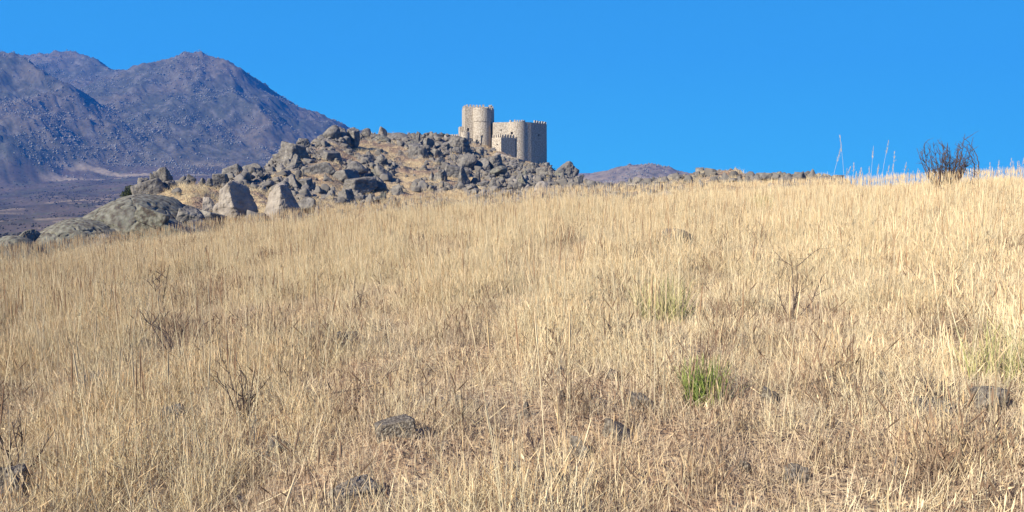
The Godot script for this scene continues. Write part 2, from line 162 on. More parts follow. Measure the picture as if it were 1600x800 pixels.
	[66.0, 3.4, -188.0, 2.40, 1.05, "block", 72, 0, "tan", "weathered boulder along the low ridge beside the distant hill", "boulders along the low ridge", 0.8],
	[68.3, 3.4, -188.0, 2.10, 1.20, "round", 88, 0, "grey", "weathered boulder along the low ridge beside the distant hill", "boulders along the low ridge", 0.8],
	[58.2, 2.9, -153.3, 1.95, 1.34, "round", 18, 0, "tan", "weathered boulder along the low ridge beside the distant hill", "boulders along the low ridge", 0.8],
	[59.0, 2.8, -151.0, 2.17, 1.08, "slab", 32, 0, "grey", "weathered boulder along the low ridge beside the distant hill", "boulders along the low ridge", 0.8],
	[62.3, 2.6, -155.2, 1.73, 0.99, "block", 46, 0, "grey", "weathered boulder along the low ridge beside the distant hill", "boulders along the low ridge", 0.8],
	[41.2, 4.0, -188.0, 2.10, 1.20, "block", 86, 0, "grey", "weathered boulder along the low ridge beside the distant hill", "boulders along the low ridge", 0.8],
	[38.8, 3.4, -188.0, 1.80, 0.90, "round", 70, 0, "grey", "weathered boulder along the low ridge beside the distant hill", "boulders along the low ridge", 0.8],
	[45.5, 4.3, -188.0, 1.50, 1.20, "block", 25, 0, "grey", "weathered boulder along the low ridge beside the distant hill", "boulders along the low ridge", 0.8],
	[33.4, 2.6, -175.4, 1.96, 0.84, "block", 50, 0, "grey", "weathered boulder along the low ridge beside the distant hill", "boulders along the low ridge", 0.8],
	[35.1, 2.2, -147.5, 1.88, 1.06, "block", 20, 0, "grey", "weathered boulder along the low ridge beside the distant hill", "boulders along the low ridge", 0.8],
	[37.3, 2.5, -144.4, 1.38, 0.69, "round", 45, 0, "tan", "weathered boulder along the low ridge beside the distant hill", "boulders along the low ridge", 0.8],
	[24.1, 0.4, -126.2, 5.03, 1.31, "dome", 0, 0, "tan", "flat tan whaleback on the near side of the low ridge", "", 0.8],
	[26.4, 0.9, -151.0, 1.93, 1.20, "block", 20, 0, "grey", "dark block beside the flat tan whaleback", "", 0.8],
	[22.3, 0.5, -85.5, 0.95, 0.82, "spire", 0, 0, "grey", "dark spiky rock just above the grass tips", "", 0.8],
	[28.0, 0.7, -96.7, 1.54, 1.08, "crag", 0, 0, "grey", "brown craggy rock just above the grass tips", "", 0.8],
]

var bumps := FastNoiseLite.new()
var patches := FastNoiseLite.new()
var crags := FastNoiseLite.new()
var rock_noise := FastNoiseLite.new()
var used := {}
var mats := {}
var spheres := {}
var shapes := {}


func _ready() -> void:
	# camera
	var cam := Camera3D.new()
	cam.name = "camera"
	cam.position = Vector3(0, 1.6, 0)
	cam.rotation.x = -atan(100.0 / 1255.0)
	cam.fov = rad_to_deg(2.0 * atan(400.0 / 1255.0))
	cam.near = 0.1
	cam.far = 20000.0
	add_child(cam)
	cam.current = true
	# sky, haze and exposure
	var env := Environment.new()
	env.background_mode = Environment.BG_SKY
	var sky_mat := ProceduralSkyMaterial.new()
	sky_mat.sky_top_color = Color(0.000, 0.030, 0.26).linear_to_srgb()
	sky_mat.sky_horizon_color = Color(0.034, 0.268, 0.48).linear_to_srgb()
	sky_mat.sky_curve = 0.28
	sky_mat.ground_bottom_color = Color(0.12, 0.10, 0.08)
	sky_mat.ground_horizon_color = Color(0.30, 0.34, 0.42)
	sky_mat.sun_angle_max = 1.0
	var sky := Sky.new()
	sky.sky_material = sky_mat
	env.sky = sky
	env.tonemap_mode = Environment.TONE_MAPPER_LINEAR
	env.tonemap_exposure = 2.2
	env.fog_enabled = true
	env.fog_density = 0.00010
	env.fog_light_color = Color(0.20, 0.57, 1.0)
	env.sdfgi_enabled = true
	env.ssao_enabled = true
	env.ssil_enabled = true
	var world := WorldEnvironment.new()
	world.name = "world"
	world.environment = env
	add_child(world)
	# sun: low in the west, a little behind the viewer
	var sun := DirectionalLight3D.new()
	sun.name = "sun"
	sun.light_energy = 1.6
	sun.light_color = Color(1.0, 0.965, 0.89)
	sun.light_angular_distance = 0.5
	sun.shadow_enabled = true
	add_child(sun)
	sun.look_at_from_position(Vector3(-0.639, 0.545, 0.543) * 100.0, Vector3.ZERO)

	bumps.seed = 11
	bumps.frequency = 1.0
	bumps.fractal_octaves = 3
	patches.seed = 23
	patches.frequency = 1.0
	patches.fractal_octaves = 4
	crags.seed = 37
	crags.frequency = 1.0
	crags.fractal_type = FastNoiseLite.FRACTAL_RIDGED
	crags.fractal_octaves = 4
	rock_noise.seed = 5
	rock_noise.frequency = 1.0
	rock_noise.fractal_octaves = 4
	make_materials()
	make_land()
	make_castle()
	make_rocks()
	make_scatter()
	make_far_cover()
	make_field_grass()
	make_field_stones()
	make_shrubs()
	make_tussocks()
	make_stalks()


# ---------------------------------------------------------------- helpers
func numbered(called: String) -> String:
	var n: int = used.get(called, 0)
	used[called] = n + 1
	return called if n == 0 else "%s_%03d" % [called, n]


func tag(o: Node, label: String, category: String, group := "") -> Node:
	o.set_meta("label", label)
	o.set_meta("category", category)
	if group:
		o.set_meta("group", group)
	return o


func mesh_node(called: String, mesh: Mesh, mat: Material, parent: Node = self) -> MeshInstance3D:
	var o := MeshInstance3D.new()
	o.name = numbered(called) if parent == self else called
	o.mesh = mesh
	o.material_override = mat
	parent.add_child(o, true)
	return o


func thing(called: String, at: Vector3, label: String, category: String, group := "") -> Node3D:
	var o := Node3D.new()
	o.name = numbered(called)
	add_child(o)
	o.position = at
	tag(o, label, category, group)
	return o


func array_mesh(v: PackedVector3Array, idx: PackedInt32Array, cols := PackedColorArray(), normals := PackedVector3Array()) -> ArrayMesh:
	var a := []
	a.resize(Mesh.ARRAY_MAX)
	a[Mesh.ARRAY_VERTEX] = v
	a[Mesh.ARRAY_INDEX] = idx
	if cols.size():
		a[Mesh.ARRAY_COLOR] = cols
	if normals.size():
		a[Mesh.ARRAY_NORMAL] = normals
		var m := ArrayMesh.new()
		m.add_surface_from_arrays(Mesh.PRIMITIVE_TRIANGLES, a)
		return m
	var st := SurfaceTool.new()
	st.create_from_arrays(a)
	st.generate_normals()
	return st.commit()


func noise_tex(freq: float, seed_value: int, stops: Array, octaves := 5, kind := FastNoiseLite.FRACTAL_FBM, size := 512) -> NoiseTexture2D:
	var n := FastNoiseLite.new()
	n.noise_type = FastNoiseLite.TYPE_SIMPLEX
	n.seed = seed_value
	n.frequency = freq
	n.fractal_octaves = octaves
	n.fractal_type = kind
	var t := NoiseTexture2D.new()
	t.width = size
	t.height = size
	t.seamless = true
	t.noise = n
	if stops.size():
		var g := Gradient.new()
		var offs := PackedFloat32Array()
		var cs := PackedColorArray()
		for s in stops:
			offs.append(s[0])
			cs.append(Color(s[1], s[2], s[3]).linear_to_srgb())
		g.offsets = offs
		g.colors = cs
		t.color_ramp = g
	return t


func surface(tex: Texture2D, per_metre: float, relief: Texture2D = null, relief_cm := 0.0, vertex := false) -> StandardMaterial3D:
	var m := StandardMaterial3D.new()
	m.albedo_texture = tex
	m.roughness = 0.95
	m.metallic_specular = 0.2
	m.uv1_triplanar = true
	m.uv1_world_triplanar = true
	m.uv1_scale = Vector3.ONE * per_metre
	m.vertex_color_use_as_albedo = vertex
	if relief:
		m.heightmap_enabled = true
		m.heightmap_texture = relief
		m.heightmap_scale = relief_cm
	return m


func make_materials() -> void:
	var relief := noise_tex(0.012, 91, [], 6)
	var grain := noise_tex(0.03, 92, [], 5)
	mats.grey = surface(noise_tex(0.010, 1, [[0.0, 0.05, 0.046, 0.042], [0.35, 0.105, 0.096, 0.087], [0.6, 0.15, 0.138, 0.124], [0.8, 0.188, 0.174, 0.154], [1.0, 0.27, 0.248, 0.215]]), 0.11, relief, 24.0)
	mats.tan = surface(noise_tex(0.009, 2, [[0.0, 0.10, 0.083, 0.07], [0.3, 0.18, 0.155, 0.13], [0.6, 0.245, 0.213, 0.18], [1.0, 0.32, 0.285, 0.24]]), 0.11, relief, 24.0)
	mats.lichen = surface(noise_tex(0.010, 4, [[0.0, 0.05, 0.04, 0.036], [0.36, 0.085, 0.072, 0.06], [0.43, 0.115, 0.113, 0.088], [0.62, 0.145, 0.143, 0.115], [0.8, 0.185, 0.175, 0.146], [1.0, 0.25, 0.23, 0.195]]), 0.22, relief, 6.0)
	mats.stone = surface(noise_tex(0.02, 6, [[0.0, 0.04, 0.033, 0.028], [0.4, 0.095, 0.08, 0.066], [0.7, 0.17, 0.15, 0.122], [1.0, 0.36, 0.33, 0.27]]), 3.0, grain, 1.2)
	mats.field = surface(noise_tex(0.02, 7, [[0.0, 0.08, 0.055, 0.04], [0.35, 0.18, 0.125, 0.085], [0.6, 0.31, 0.23, 0.15], [0.8, 0.42, 0.33, 0.21], [1.0, 0.52, 0.43, 0.29]], 6), 1.1, grain, 3.0, true)
	mats.hill = surface(noise_tex(0.016, 8, [[0.0, 0.45, 0.42, 0.40], [0.5, 0.85, 0.85, 0.85], [1.0, 1.2, 1.2, 1.15]], 6), 0.09, grain, 30.0, true)
	mats.plain = surface(noise_tex(0.02, 9, [[0.0, 0.5, 0.5, 0.5], [0.5, 0.85, 0.85, 0.85], [1.0, 1.15, 1.15, 1.1]], 6), 0.012, null, 0.0, true)
	mats.mountain = surface(noise_tex(0.02, 10, [[0.0, 0.5, 0.5, 0.5], [0.5, 0.85, 0.85, 0.85], [1.0, 1.15, 1.15, 1.1]], 6), 0.006, null, 0.0, true)
	mats.masonry = surface(noise_tex(0.022, 12, [[0.0, 0.17, 0.14, 0.11], [0.38, 0.28, 0.235, 0.185], [0.5, 0.36, 0.315, 0.26], [0.62, 0.40, 0.355, 0.295], [1.0, 0.52, 0.47, 0.395]], 6), 0.10, grain, 14.0)
	var straw := StandardMaterial3D.new()
	straw.vertex_color_use_as_albedo = true
	straw.roughness = 0.75
	straw.metallic_specular = 0.25
	straw.cull_mode = BaseMaterial3D.CULL_DISABLED
	straw.backlight_enabled = true
	straw.backlight = Color(0.55, 0.55, 0.55)
	mats.straw = straw
	var tint := StandardMaterial3D.new()
	tint.vertex_color_use_as_albedo = true
	tint.roughness = 0.95
	tint.metallic_specular = 0.15
	mats.tint = tint
	for k in [["twig", 0.062, 0.042, 0.036], ["twig_pale", 0.17, 0.125, 0.10], ["stalk", 0.52, 0.42, 0.27]]:
		var m := StandardMaterial3D.new()
		m.albedo_color = Color(k[1], k[2], k[3]).linear_to_srgb()
		m.roughness = 0.9
		mats[k[0]] = m


# ---------------------------------------------------------------- the land
func surveyed(x: float, z: float) -> float:
	var d := maxf(-z, absf(x) / 1.19)
	d = clampf(d, 0.0, 8999.0)
	var b := clampf(x / maxf(d, 0.001), BEARINGS[0], BEARINGS[-1] - 0.0001)
	var i := clampi(BEARINGS.bsearch(b, false) - 1, 0, BEARINGS.size() - 2)
	var t: float = (b - BEARINGS[i]) / (BEARINGS[i + 1] - BEARINGS[i])
	t = t * t * (3.0 - 2.0 * t) * 0.5 + t * 0.5
	var j := clampi(RANGES.bsearch(d, false) - 1, 0, RANGES.size() - 2)
	var x0 := log(RANGES[j] + 3.0)
	var x1 := log(RANGES[j + 1] + 3.0)
	var s := (log(d + 3.0) - x0) / (x1 - x0)
	return lerpf(along(i, j, s), along(i + 1, j, s), t)


func along(i: int, j: int, s: float) -> float:
	var h: Array = HEIGHTS[i]
	var n := h.size() - 1
	var a: float = h[maxi(j - 1, 0)]
	var b: float = h[j]
	var c: float = h[j + 1]
	var e: float = h[mini(j + 2, n)]
	if absf(c - b) > 12.0:
		return lerpf(b, c, s)
	return cubic_interpolate(b, c, a, e, s)


func ridge_height(ridges: Array, x: float, z: float, steep: float, curl: float) -> float:
	var best := -1000.0
	for r in ridges:
		for k in r.size() - 1:
			var ax: float = r[k][0]
			var az: float = r[k][2]
			var dx: float = r[k + 1][0] - ax
			var dz: float = r[k + 1][2] - az
			var t := clampf(((x - ax) * dx + (z - az) * dz) / (dx * dx + dz * dz), 0.0, 1.0)
			var q := Vector2(x - ax - dx * t, z - az - dz * t).length()
			var over := maxf(q - steep / (2.5 * curl), 0.0)
			q -= over
			var h: float = lerpf(r[k][1], r[k + 1][1], t) - steep * q + curl * q * q - over * 0.15
			if h > best + 20.0:
				best = h
			elif h > best - 20.0:
				var w := (h - best + 20.0) / 40.0
				best = lerpf(best, h, w) + 10.0 * w * (1.0 - w) * 2.0
	return best


func ground(x: float, z: float) -> float:
	var d := maxf(-z, absf(x) / 1.19)
	var h := surveyed(x, z)
	if d < 60.0:
		h += bumps.get_noise_2d(x * 0.5, z * 0.5) * 0.09 * smoothstep(0.0, 3.0, d) + bumps.get_noise_2d(x * 2.3, z * 2.3) * 0.035
	if d > 40.0 and d < 700.0:
		var k := smoothstep(40.0, 160.0, d)
		if d > 140.0 and d < 372.0:
			h += rocky(x, z) * (crags.get_noise_2d(x * 0.10, z * 0.10) * 1.5 + crags.get_noise_2d(x * 0.31, z * 0.31) * 0.6)
		h += bumps.get_noise_2d(x * 0.05, z * 0.05) * 1.5 * k + bumps.get_noise_2d(x * 0.23 + 50.0, z * 0.23) * 0.5 * k
	if d > 400.0:
		var k2 := smoothstep(400.0, 1100.0, d)
		h += bumps.get_noise_2d(x * 0.004, z * 0.004) * 9.0 * k2 + bumps.get_noise_2d(x * 0.02, z * 0.02) * 2.0 * k2
	if d > 1200.0:
		var wob := Vector2(bumps.get_noise_2d(x * 0.0022, z * 0.0022 + 40.0), bumps.get_noise_2d(x * 0.0022 + 70.0, z * 0.0022)) * 70.0
		var m := ridge_height(MOUNTAIN_RIDGES, x + wob.x, z + wob.y, 0.60, 0.00013)
		var up := smoothstep(-60.0, 120.0, m - h)
		m += (crags.get_noise_2d(x * 0.003, z * 0.003) * 20.0 + crags.get_noise_2d(x * 0.016, z * 0.016) * 8.0 + crags.get_noise_2d(x * 0.05, z * 0.05) * 5.0 - 6.0) * up
		var hl := ridge_height(HILL_RIDGES, x, z, 0.34, 0.00012)
		hl += (crags.get_noise_2d(x * 0.006, z * 0.006) * 7.0 + bumps.get_noise_2d(x * 0.03, z * 0.03) * 3.0 - 3.0)
		h = maxf(maxf(h, m), hl)
	return h


func land_patch(called: String, ranges: PackedFloat32Array, bears: PackedFloat32Array, mat: Material, tinting: Callable) -> MeshInstance3D:
	var nb := bears.size()
	var v := PackedVector3Array()
	var c := PackedColorArray()
	var idx := PackedInt32Array()
	v.resize(ranges.size() * nb)
	c.resize(ranges.size() * nb)
	for r in ranges.size():
		for b in nb:
			var x := bears[b] * ranges[r]
			var z := -ranges[r]
			v[r * nb + b] = Vector3(x, ground(x, z), z)
			c[r * nb + b] = tinting.call(x, v[r * nb + b].y, z)
	for r in ranges.size() - 1:
		for b in nb - 1:
			var p := r * nb + b
			idx.append_array(PackedInt32Array([p, p + nb, p + 1, p + 1, p + nb, p + nb + 1]))
	var o := mesh_node(called, array_mesh(v, idx, c), mat)
	o.set_meta("kind", "structure")
	return o


func steps(a: float, b: float, n: int) -> PackedFloat32Array:
	var out := PackedFloat32Array()
	for k in n + 1:
		out.append(a * pow(b / a, float(k) / n))
	return out


func mix3(a: Color, b: Color, t: float) -> Color:
	return a.lerp(b, clampf(t, 0.0, 1.0))


func field_tint(x: float, _y: float, z: float) -> Color:
	var n := patches.get_noise_2d(x * 0.35, z * 0.35)
	var c := mix3(Color(0.9, 0.85, 0.8), Color(1.15, 1.1, 1.05), n * 1.5 + 0.5)
	return mix3(c, Color(0.92, 0.84, 0.80), patches.get_noise_2d(x * 0.6 + 90.0, z * 0.6) * 2.0 - 0.1)


func hill_tint(x: float, _y: float, z: float) -> Color:
	var a := patches.get_noise_2d(x * 0.035, z * 0.05)
	var b := patches.get_noise_2d(x * 0.14 + 30.0, z * 0.30)
	var c := mix3(Color(0.40, 0.30, 0.175), Color(0.26, 0.18, 0.122), a * 2.2 + 0.35)
	c = mix3(c, Color(0.47, 0.365, 0.21), b * 2.5 - 0.3)
	c = mix3(c, Color(0.19, 0.15, 0.12), -b * 2.5 - 0.35)
	if z < -140.0:
		c = mix3(c, Color(0.185, 0.168, 0.148), rocky(x, z) * 2.2 - 0.25 + patches.get_noise_2d(x * 0.5, z * 0.5) * 0.8)
	return c


func plain_tint(x: float, _y: float, z: float) -> Color:
	var a := patches.get_noise_2d(x * 0.004, z * 0.003)
	var b := patches.get_noise_2d(x * 0.016 + 30.0, z * 0.008)
	var c := mix3(Color(0.068, 0.056, 0.048), Color(0.115, 0.09, 0.074), a * 2.0 + 0.5)
	c = mix3(c, Color(0.09, 0.085, 0.06), -b * 2.5 - 0.2)
	# pale dry meadows at the mountain's foot
	var m := patches.get_noise_2d(x * 0.0035 + 7.0, z * 0.011 + 3.0)
	var band := smoothstep(-2460.0, -2340.0, z) * smoothstep(-2000.0, -2120.0, z)
	c = mix3(c, Color(0.27, 0.215, 0.15), (m - 0.12) * 9.0 * band)
	c = mix3(c, Color(0.22, 0.17, 0.12), (patches.get_noise_2d(x * 0.006 + 60.0, z * 0.012) - 0.27) * 10.0 * smoothstep(-1700.0, -1400.0, z))
	return c


func mountain_tint(x: float, y: float, z: float) -> Color:
	var a := patches.get_noise_2d(x * 0.0022, z * 0.0022)
	var b := patches.get_noise_2d(x * 0.02, z * 0.02)
	var c := mix3(Color(0.070, 0.068, 0.052), Color(0.115, 0.096, 0.072), a * 2.2 + 0.5)
	c = mix3(c, Color(0.135, 0.125, 0.112), b * 3.0 - 0.5)
	c = mix3(c, Color(0.045, 0.046, 0.036), -b * 3.0 - 0.4)
	if x > -150.0:
		c = mix3(c, Color(0.235, 0.185, 0.14), 0.75 + b)
	if y < 90.0 and x < -150.0:
		c = mix3(c, plain_tint(x, y, z), (90.0 - y) / 30.0)
	return c


func make_land() -> void:
	var fine := PackedFloat32Array([-4.0, -2.5, -1.7, -1.25, -1.0, -0.85])
	for k in 521:
		fine.append(-0.78 + 1.56 * k / 520.0)
	fine.append_array(PackedFloat32Array([0.85, 1.0, 1.25, 1.7, 2.5, 4.0]))
	land_patch("field", steps(0.3, 60.0, 110), fine, mats.field, field_tint)
	land_patch("hillside", steps(60.0, 420.0, 260), fine, mats.hill, hill_tint)
	land_patch("valley_plain", steps(420.0, 1300.0, 50), fine, mats.plain, plain_tint)
	var far := steps(1300.0, 2200.0, 36)
	far.append_array(steps(2200.0, 4000.0, 120).slice(1))
	far.append_array(steps(4000.0, 5200.0, 8).slice(1))
	land_patch("mountain", far, fine, mats.mountain, mountain_tint)


# ---------------------------------------------------------------- rocks
func sphere(sub: int) -> Array:
	if spheres.has(sub):
		return spheres[sub]
	var t := (1.0 + sqrt(5.0)) / 2.0
	var v: Array = []
	for p in [[-1, t, 0], [1, t, 0], [-1, -t, 0], [1, -t, 0], [0, -1, t], [0, 1, t], [0, -1, -t], [0, 1, -t], [t, 0, -1], [t, 0, 1], [-t, 0, -1], [-t, 0, 1]]:
		v.append(Vector3(p[0], p[1], p[2]).normalized())
	var f: Array = [[0, 11, 5], [0, 5, 1], [0, 1, 7], [0, 7, 10], [0, 10, 11], [1, 5, 9], [5, 11, 4], [11, 10, 2], [10, 7, 6], [7, 1, 8], [3, 9, 4], [3, 4, 2], [3, 2, 6], [3, 6, 8], [3, 8, 9], [4, 9, 5], [2, 4, 11], [6, 2, 10], [8, 6, 7], [9, 8, 1]]
	for k in sub:
		var mid := {}
		var g: Array = []
		for q in f:
			var m: Array = []
			for e in 3:
				var a: int = mini(q[e], q[(e + 1) % 3])
				var b: int = maxi(q[e], q[(e + 1) % 3])
				var key := a * 100000 + b
				if not mid.has(key):
					mid[key] = v.size()
					v.append((v[a] + v[b]).normalized())
				m.append(mid[key])
			g.append_array([[q[0], m[0], m[2]], [q[1], m[1], m[0]], [q[2], m[2], m[1]], m])
		f = g
	var idx := PackedInt32Array()
	for q in f:
		idx.append_array(PackedInt32Array([q[0], q[2], q[1]]))
	spheres[sub] = [PackedVector3Array(v), idx]
	return spheres[sub]


# A boulder: a ball cut by planes (normal, distance), its edges worn round, its skin uneven; scaled to a unit box that stands on y = 0.
func boulder(planes: Array, sharp: float, rough: float, sub: int, seed_value: int, bedded := false) -> ArrayMesh:
	var s := sphere(sub)
	var dirs: PackedVector3Array = s[0]
	var v := PackedVector3Array()
	v.resize(dirs.size())
	var lo := Vector3.ONE * 99.0
	var hi := -lo
	var off := Vector3(seed_value * 7.3, seed_value * 3.1, seed_value * 5.7)
	for k in dirs.size():
		var n := dirs[k]
		var sum := 0.0
		for p in planes:
			var q: float = n.dot(p[0]) / p[1]
			if q > 0.0:
				sum += pow(q, sharp)
		var r := pow(sum, -1.0 / sharp)
		var w := n * r
		var e := rock_noise.get_noise_3dv(w * 1.3 + off) * rough + rock_noise.get_noise_3dv(w * 4.0 + off) * rough * 0.35
		var crack := absf(rock_noise.get_noise_3dv(w * Vector3(0.5, 1.1, 0.5) - off))
		e -= maxf(rough * 0.8, 0.04) * (1.0 - smoothstep(0.0, 0.035, crack))
		var joint := absf(rock_noise.get_noise_3dv(w * Vector3(1.1, 0.4, 0.8) + off * 1.7))
		e -= maxf(rough * 0.5, 0.025) * (1.0 - smoothstep(0.0, 0.03, joint))
		if bedded:
			var u := w.dot(Vector3(0.35, 0.9, 0.25)) * 3.2 + rock_noise.get_noise_3dv(w * 0.9 + off * 2.0) * 1.3
			e -= 0.045 * smoothstep(0.78, 0.98, u - floorf(u)) * (0.4 + absf(rock_noise.get_noise_3dv(w * 2.0 - off)) * 2.0)
		w *= 1.0 + e
		if bedded and w.y < 0.0:
			w.y *= 0.12
		v[k] = w
		lo = lo.min(w)
		hi = hi.max(w)
	for k in v.size():
		v[k] = Vector3((v[k].x - (lo.x + hi.x) * 0.5) / (hi.x - lo.x), (v[k].y - lo.y) / (hi.y - lo.y), (v[k].z - (lo.z + hi.z) * 0.5) / (hi.z - lo.z))
	return array_mesh(v, s[1])


func planes_of(shape: String, rng: RandomNumberGenerator) -> Array:
	var out: Array = []
	var some := func(n: int, near: float, far: float) -> void:
		for k in n:
			var a := Vector3(rng.randfn(), rng.randfn(), rng.randfn()).normalized()
			out.append([a, rng.randf_range(near, far)])
	match shape:
		"round":
			some.call(22, 0.86, 1.0)
		"egg":
			some.call(20, 0.90, 1.02)
			out.append([Vector3(0.3, -1, 0).normalized(), 0.8])
		"dome":
			some.call(12, 0.9, 1.1)
			out.append([Vector3(0.05, 1, 0.05).normalized(), 0.62])
			out.append([Vector3(-0.42, 0.9, 0.15).normalized(), 0.60])
			out.append([Vector3(0.50, 0.85, 0.2).normalized(), 0.66])
			out.append([Vector3(0.05, 0.75, 0.65).normalized(), 0.66])
		"block":
			for n in [Vector3(1, 0.1, 0.1), Vector3(-1, 0.2, 0), Vector3(0, 1, 0.1), Vector3(0, -1, 0), Vector3(0.1, 0.1, 1), Vector3(0, 0, -1)]:
				out.append([(n + Vector3(rng.randfn(), rng.randfn(), rng.randfn()) * 0.18).normalized(), rng.randf_range(0.62, 0.8)])
			some.call(6, 0.78, 1.0)
		"slab":
			for n in [Vector3(1, 0.25, 0.1), Vector3(-1, 0.3, 0), Vector3(0, 0, 1), Vector3(0, 0, -1)]:
				out.append([(n + Vector3(rng.randfn(), rng.randfn(), rng.randfn()) * 0.15).normalized(), rng.randf_range(0.7, 0.95)])
			out.append([Vector3(rng.randfn() * 0.1, 1, rng.randfn() * 0.1).normalized(), 0.42])
			out.append([Vector3(0, -1, 0), 0.45])
			some.call(5, 0.8, 1.0)
		"spire":
			for k in 5:
				var a := k * TAU / 5.0 + rng.randf() * 0.6
				out.append([Vector3(cos(a), rng.randf_range(0.25, 0.65), sin(a)).normalized(), rng.randf_range(0.5, 0.62)])
			out.append([Vector3(0, -1, 0), 0.9])
			out.append([Vector3(0.1, 1, 0), 1.0])
			some.call(3, 0.75, 0.95)
		"wedge":
			out.append([Vector3(-0.75, 0.55, 0.35).normalized(), 0.5])
			out.append([Vector3(0.9, 0.15, 0.4).normalized(), 0.6])
			out.append([Vector3(-0.1, 0.15, 1).normalized(), 0.65])
			out.append([Vector3(0, -1, 0), 0.7])
			out.append([Vector3(0, 0, -1), 0.7])
			some.call(4, 0.8, 1.0)
		"crag":
			for k in 7:
				var a := k * TAU / 7.0 + rng.randf() * 0.5
				out.append([Vector3(cos(a), rng.randf_range(0.0, 0.45), sin(a)).normalized(), rng.randf_range(0.6, 0.85)])
			out.append([Vector3(0.1, 1, 0.2).normalized(), 0.8])
			out.append([Vector3(0, -1, 0), 0.9])
			some.call(5, 0.7, 0.95)
		"hero_a":
			out = [[Vector3(-0.95, 0.10, 0.30).normalized(), 0.62], [Vector3(-0.22, 0.16, 0.95).normalized(), 0.62], [Vector3(0.80, 0.42, 0.42).normalized(), 0.47], [Vector3(-0.50, 0.85, 0.1).normalized(), 0.80], [Vector3(0.35, 0.95, 0.0).normalized(), 0.84], [Vector3(0, -1, 0), 1.0], [Vector3(0.15, -0.5, 0.9).normalized(), 0.72], [Vector3(0.1, 0.2, -1).normalized(), 0.7], [Vector3(0.95, -0.15, 0.3).normalized(), 0.68], [Vector3(-0.85, -0.4, 0.3).normalized(), 0.70]]
		"hero_b":
			out = [[Vector3(-0.85, 0.42, 0.40).normalized(), 0.52], [Vector3(-0.30, 0.35, 0.9).normalized(), 0.55], [Vector3(0.90, 0.42, 0.25).normalized(), 0.50], [Vector3(-0.5, 0.85, 0.1).normalized(), 0.72], [Vector3(0.25, 1, 0.1).normalized(), 0.80], [Vector3(0, -1, 0), 1.0], [Vector3(0.1, 0.2, -1).normalized(), 0.6], [Vector3(0.65, 0.25, 0.8).normalized(), 0.56]]
	return out


func rock_shape(shape: String, variant: int, sub: int) -> ArrayMesh:
	var key := "%s %d %d" % [shape, variant, sub]
	if not shapes.has(key):
		var rng := RandomNumberGenerator.new()
		rng.seed = hash(shape) + variant * 977
		var sharp: float = {"round": 9.0, "egg": 8.0, "dome": 9.0, "block": 40.0, "slab": 30.0, "spire": 36.0, "wedge": 40.0, "crag": 40.0, "hero_a": 26.0, "hero_b": 26.0}[shape]
		var rough: float = {"round": 0.06, "egg": 0.05, "dome": 0.022, "block": 0.11, "slab": 0.05, "spire": 0.15, "wedge": 0.09, "crag": 0.22, "hero_a": 0.08, "hero_b": 0.08}[shape]
		shapes[key] = boulder(planes_of(shape, rng), sharp, rough, sub, variant + shape.length() * 3, shape == "dome")
	return shapes[key]


func make_rocks() -> void:
	var n := 0
	for r in ROCKS:
		var x: float = r[0]
		var base: float = r[1]
		var z: float = r[2]
		var w: float = r[3]
		var h: float = r[4]
		var gap := base - ground(x, z)
		var sink := h * 0.2
		if not (r[9].contains("perched on") or r[9].contains("balanced") or r[9].contains("lying on")):
			sink = maxf(sink, minf(gap, h * 1.2) + h * 0.15)
		n += 1
		var large := h * 1255.0 / -z > 26.0 or w * 1255.0 / -z > 40.0
		var o := mesh_node("boulder", rock_shape(r[5], n, 6 if w > 9.0 and z > -95.0 else 5 if large and z > -115.0 else 4), mats[r[8]])
		o.position = Vector3(x, base - sink, z)
		o.basis = Basis(Vector3.BACK, deg_to_rad(r[7])) * Basis(Vector3.UP, deg_to_rad(r[6])).scaled_local(Vector3(w, h + sink, w * r[11]))
		tag(o, r[9], "boulder", r[10])


func rocky(x: float, z: float) -> float:
	var d := -z
	var b := x / d
	if d < 60.0 or d > 372.0 or b < -0.52 or b > 0.42:
		return 0.0
	var n := patches.get_noise_2d(x * 0.045 + 11.0, z * 0.07)
	var k := 0.0
	if b < 0.1:
		k = smoothstep(132.0, 195.0, d + n * 40.0) + 0.06
		k *= smoothstep(-0.40, -0.30, b) * 0.9 + 0.1
		if b > 0.055:
			k *= 0.6
	else:
		k = 0.5 * smoothstep(120.0, 175.0, d)
	# bare tan meadows on the slope
	for m in [[-22.0, -240.0, 19.0, 17.0], [-38.0, -217.0, 20.0, 13.0], [-28.0, -193.0, 36.0, 17.0], [-52.0, -280.0, 17.0, 18.0], [-38.0, -262.0, 12.0, 10.0], [-48.0, -130.0, 14.0, 22.0], [-68.0, -205.0, 9.0, 9.0]]:
		var q := Vector2((x - m[0]) / m[2], (z - m[1]) / m[3]).length()
		k *= smoothstep(0.6, 1.2, q) * 0.94 + 0.06
	# room for the castle
	if Vector2(x + 4.0, z + 356.0).length() < 17.0:
		return 0.0
	k *= 0.12 + 0.88 * smoothstep(0.8, 1.15, Vector2((x - 2.0) / 22.0, (z + 334.0) / 17.0).length())
	return k * clampf(n * 3.2 + 0.72, 0.05, 1.0)


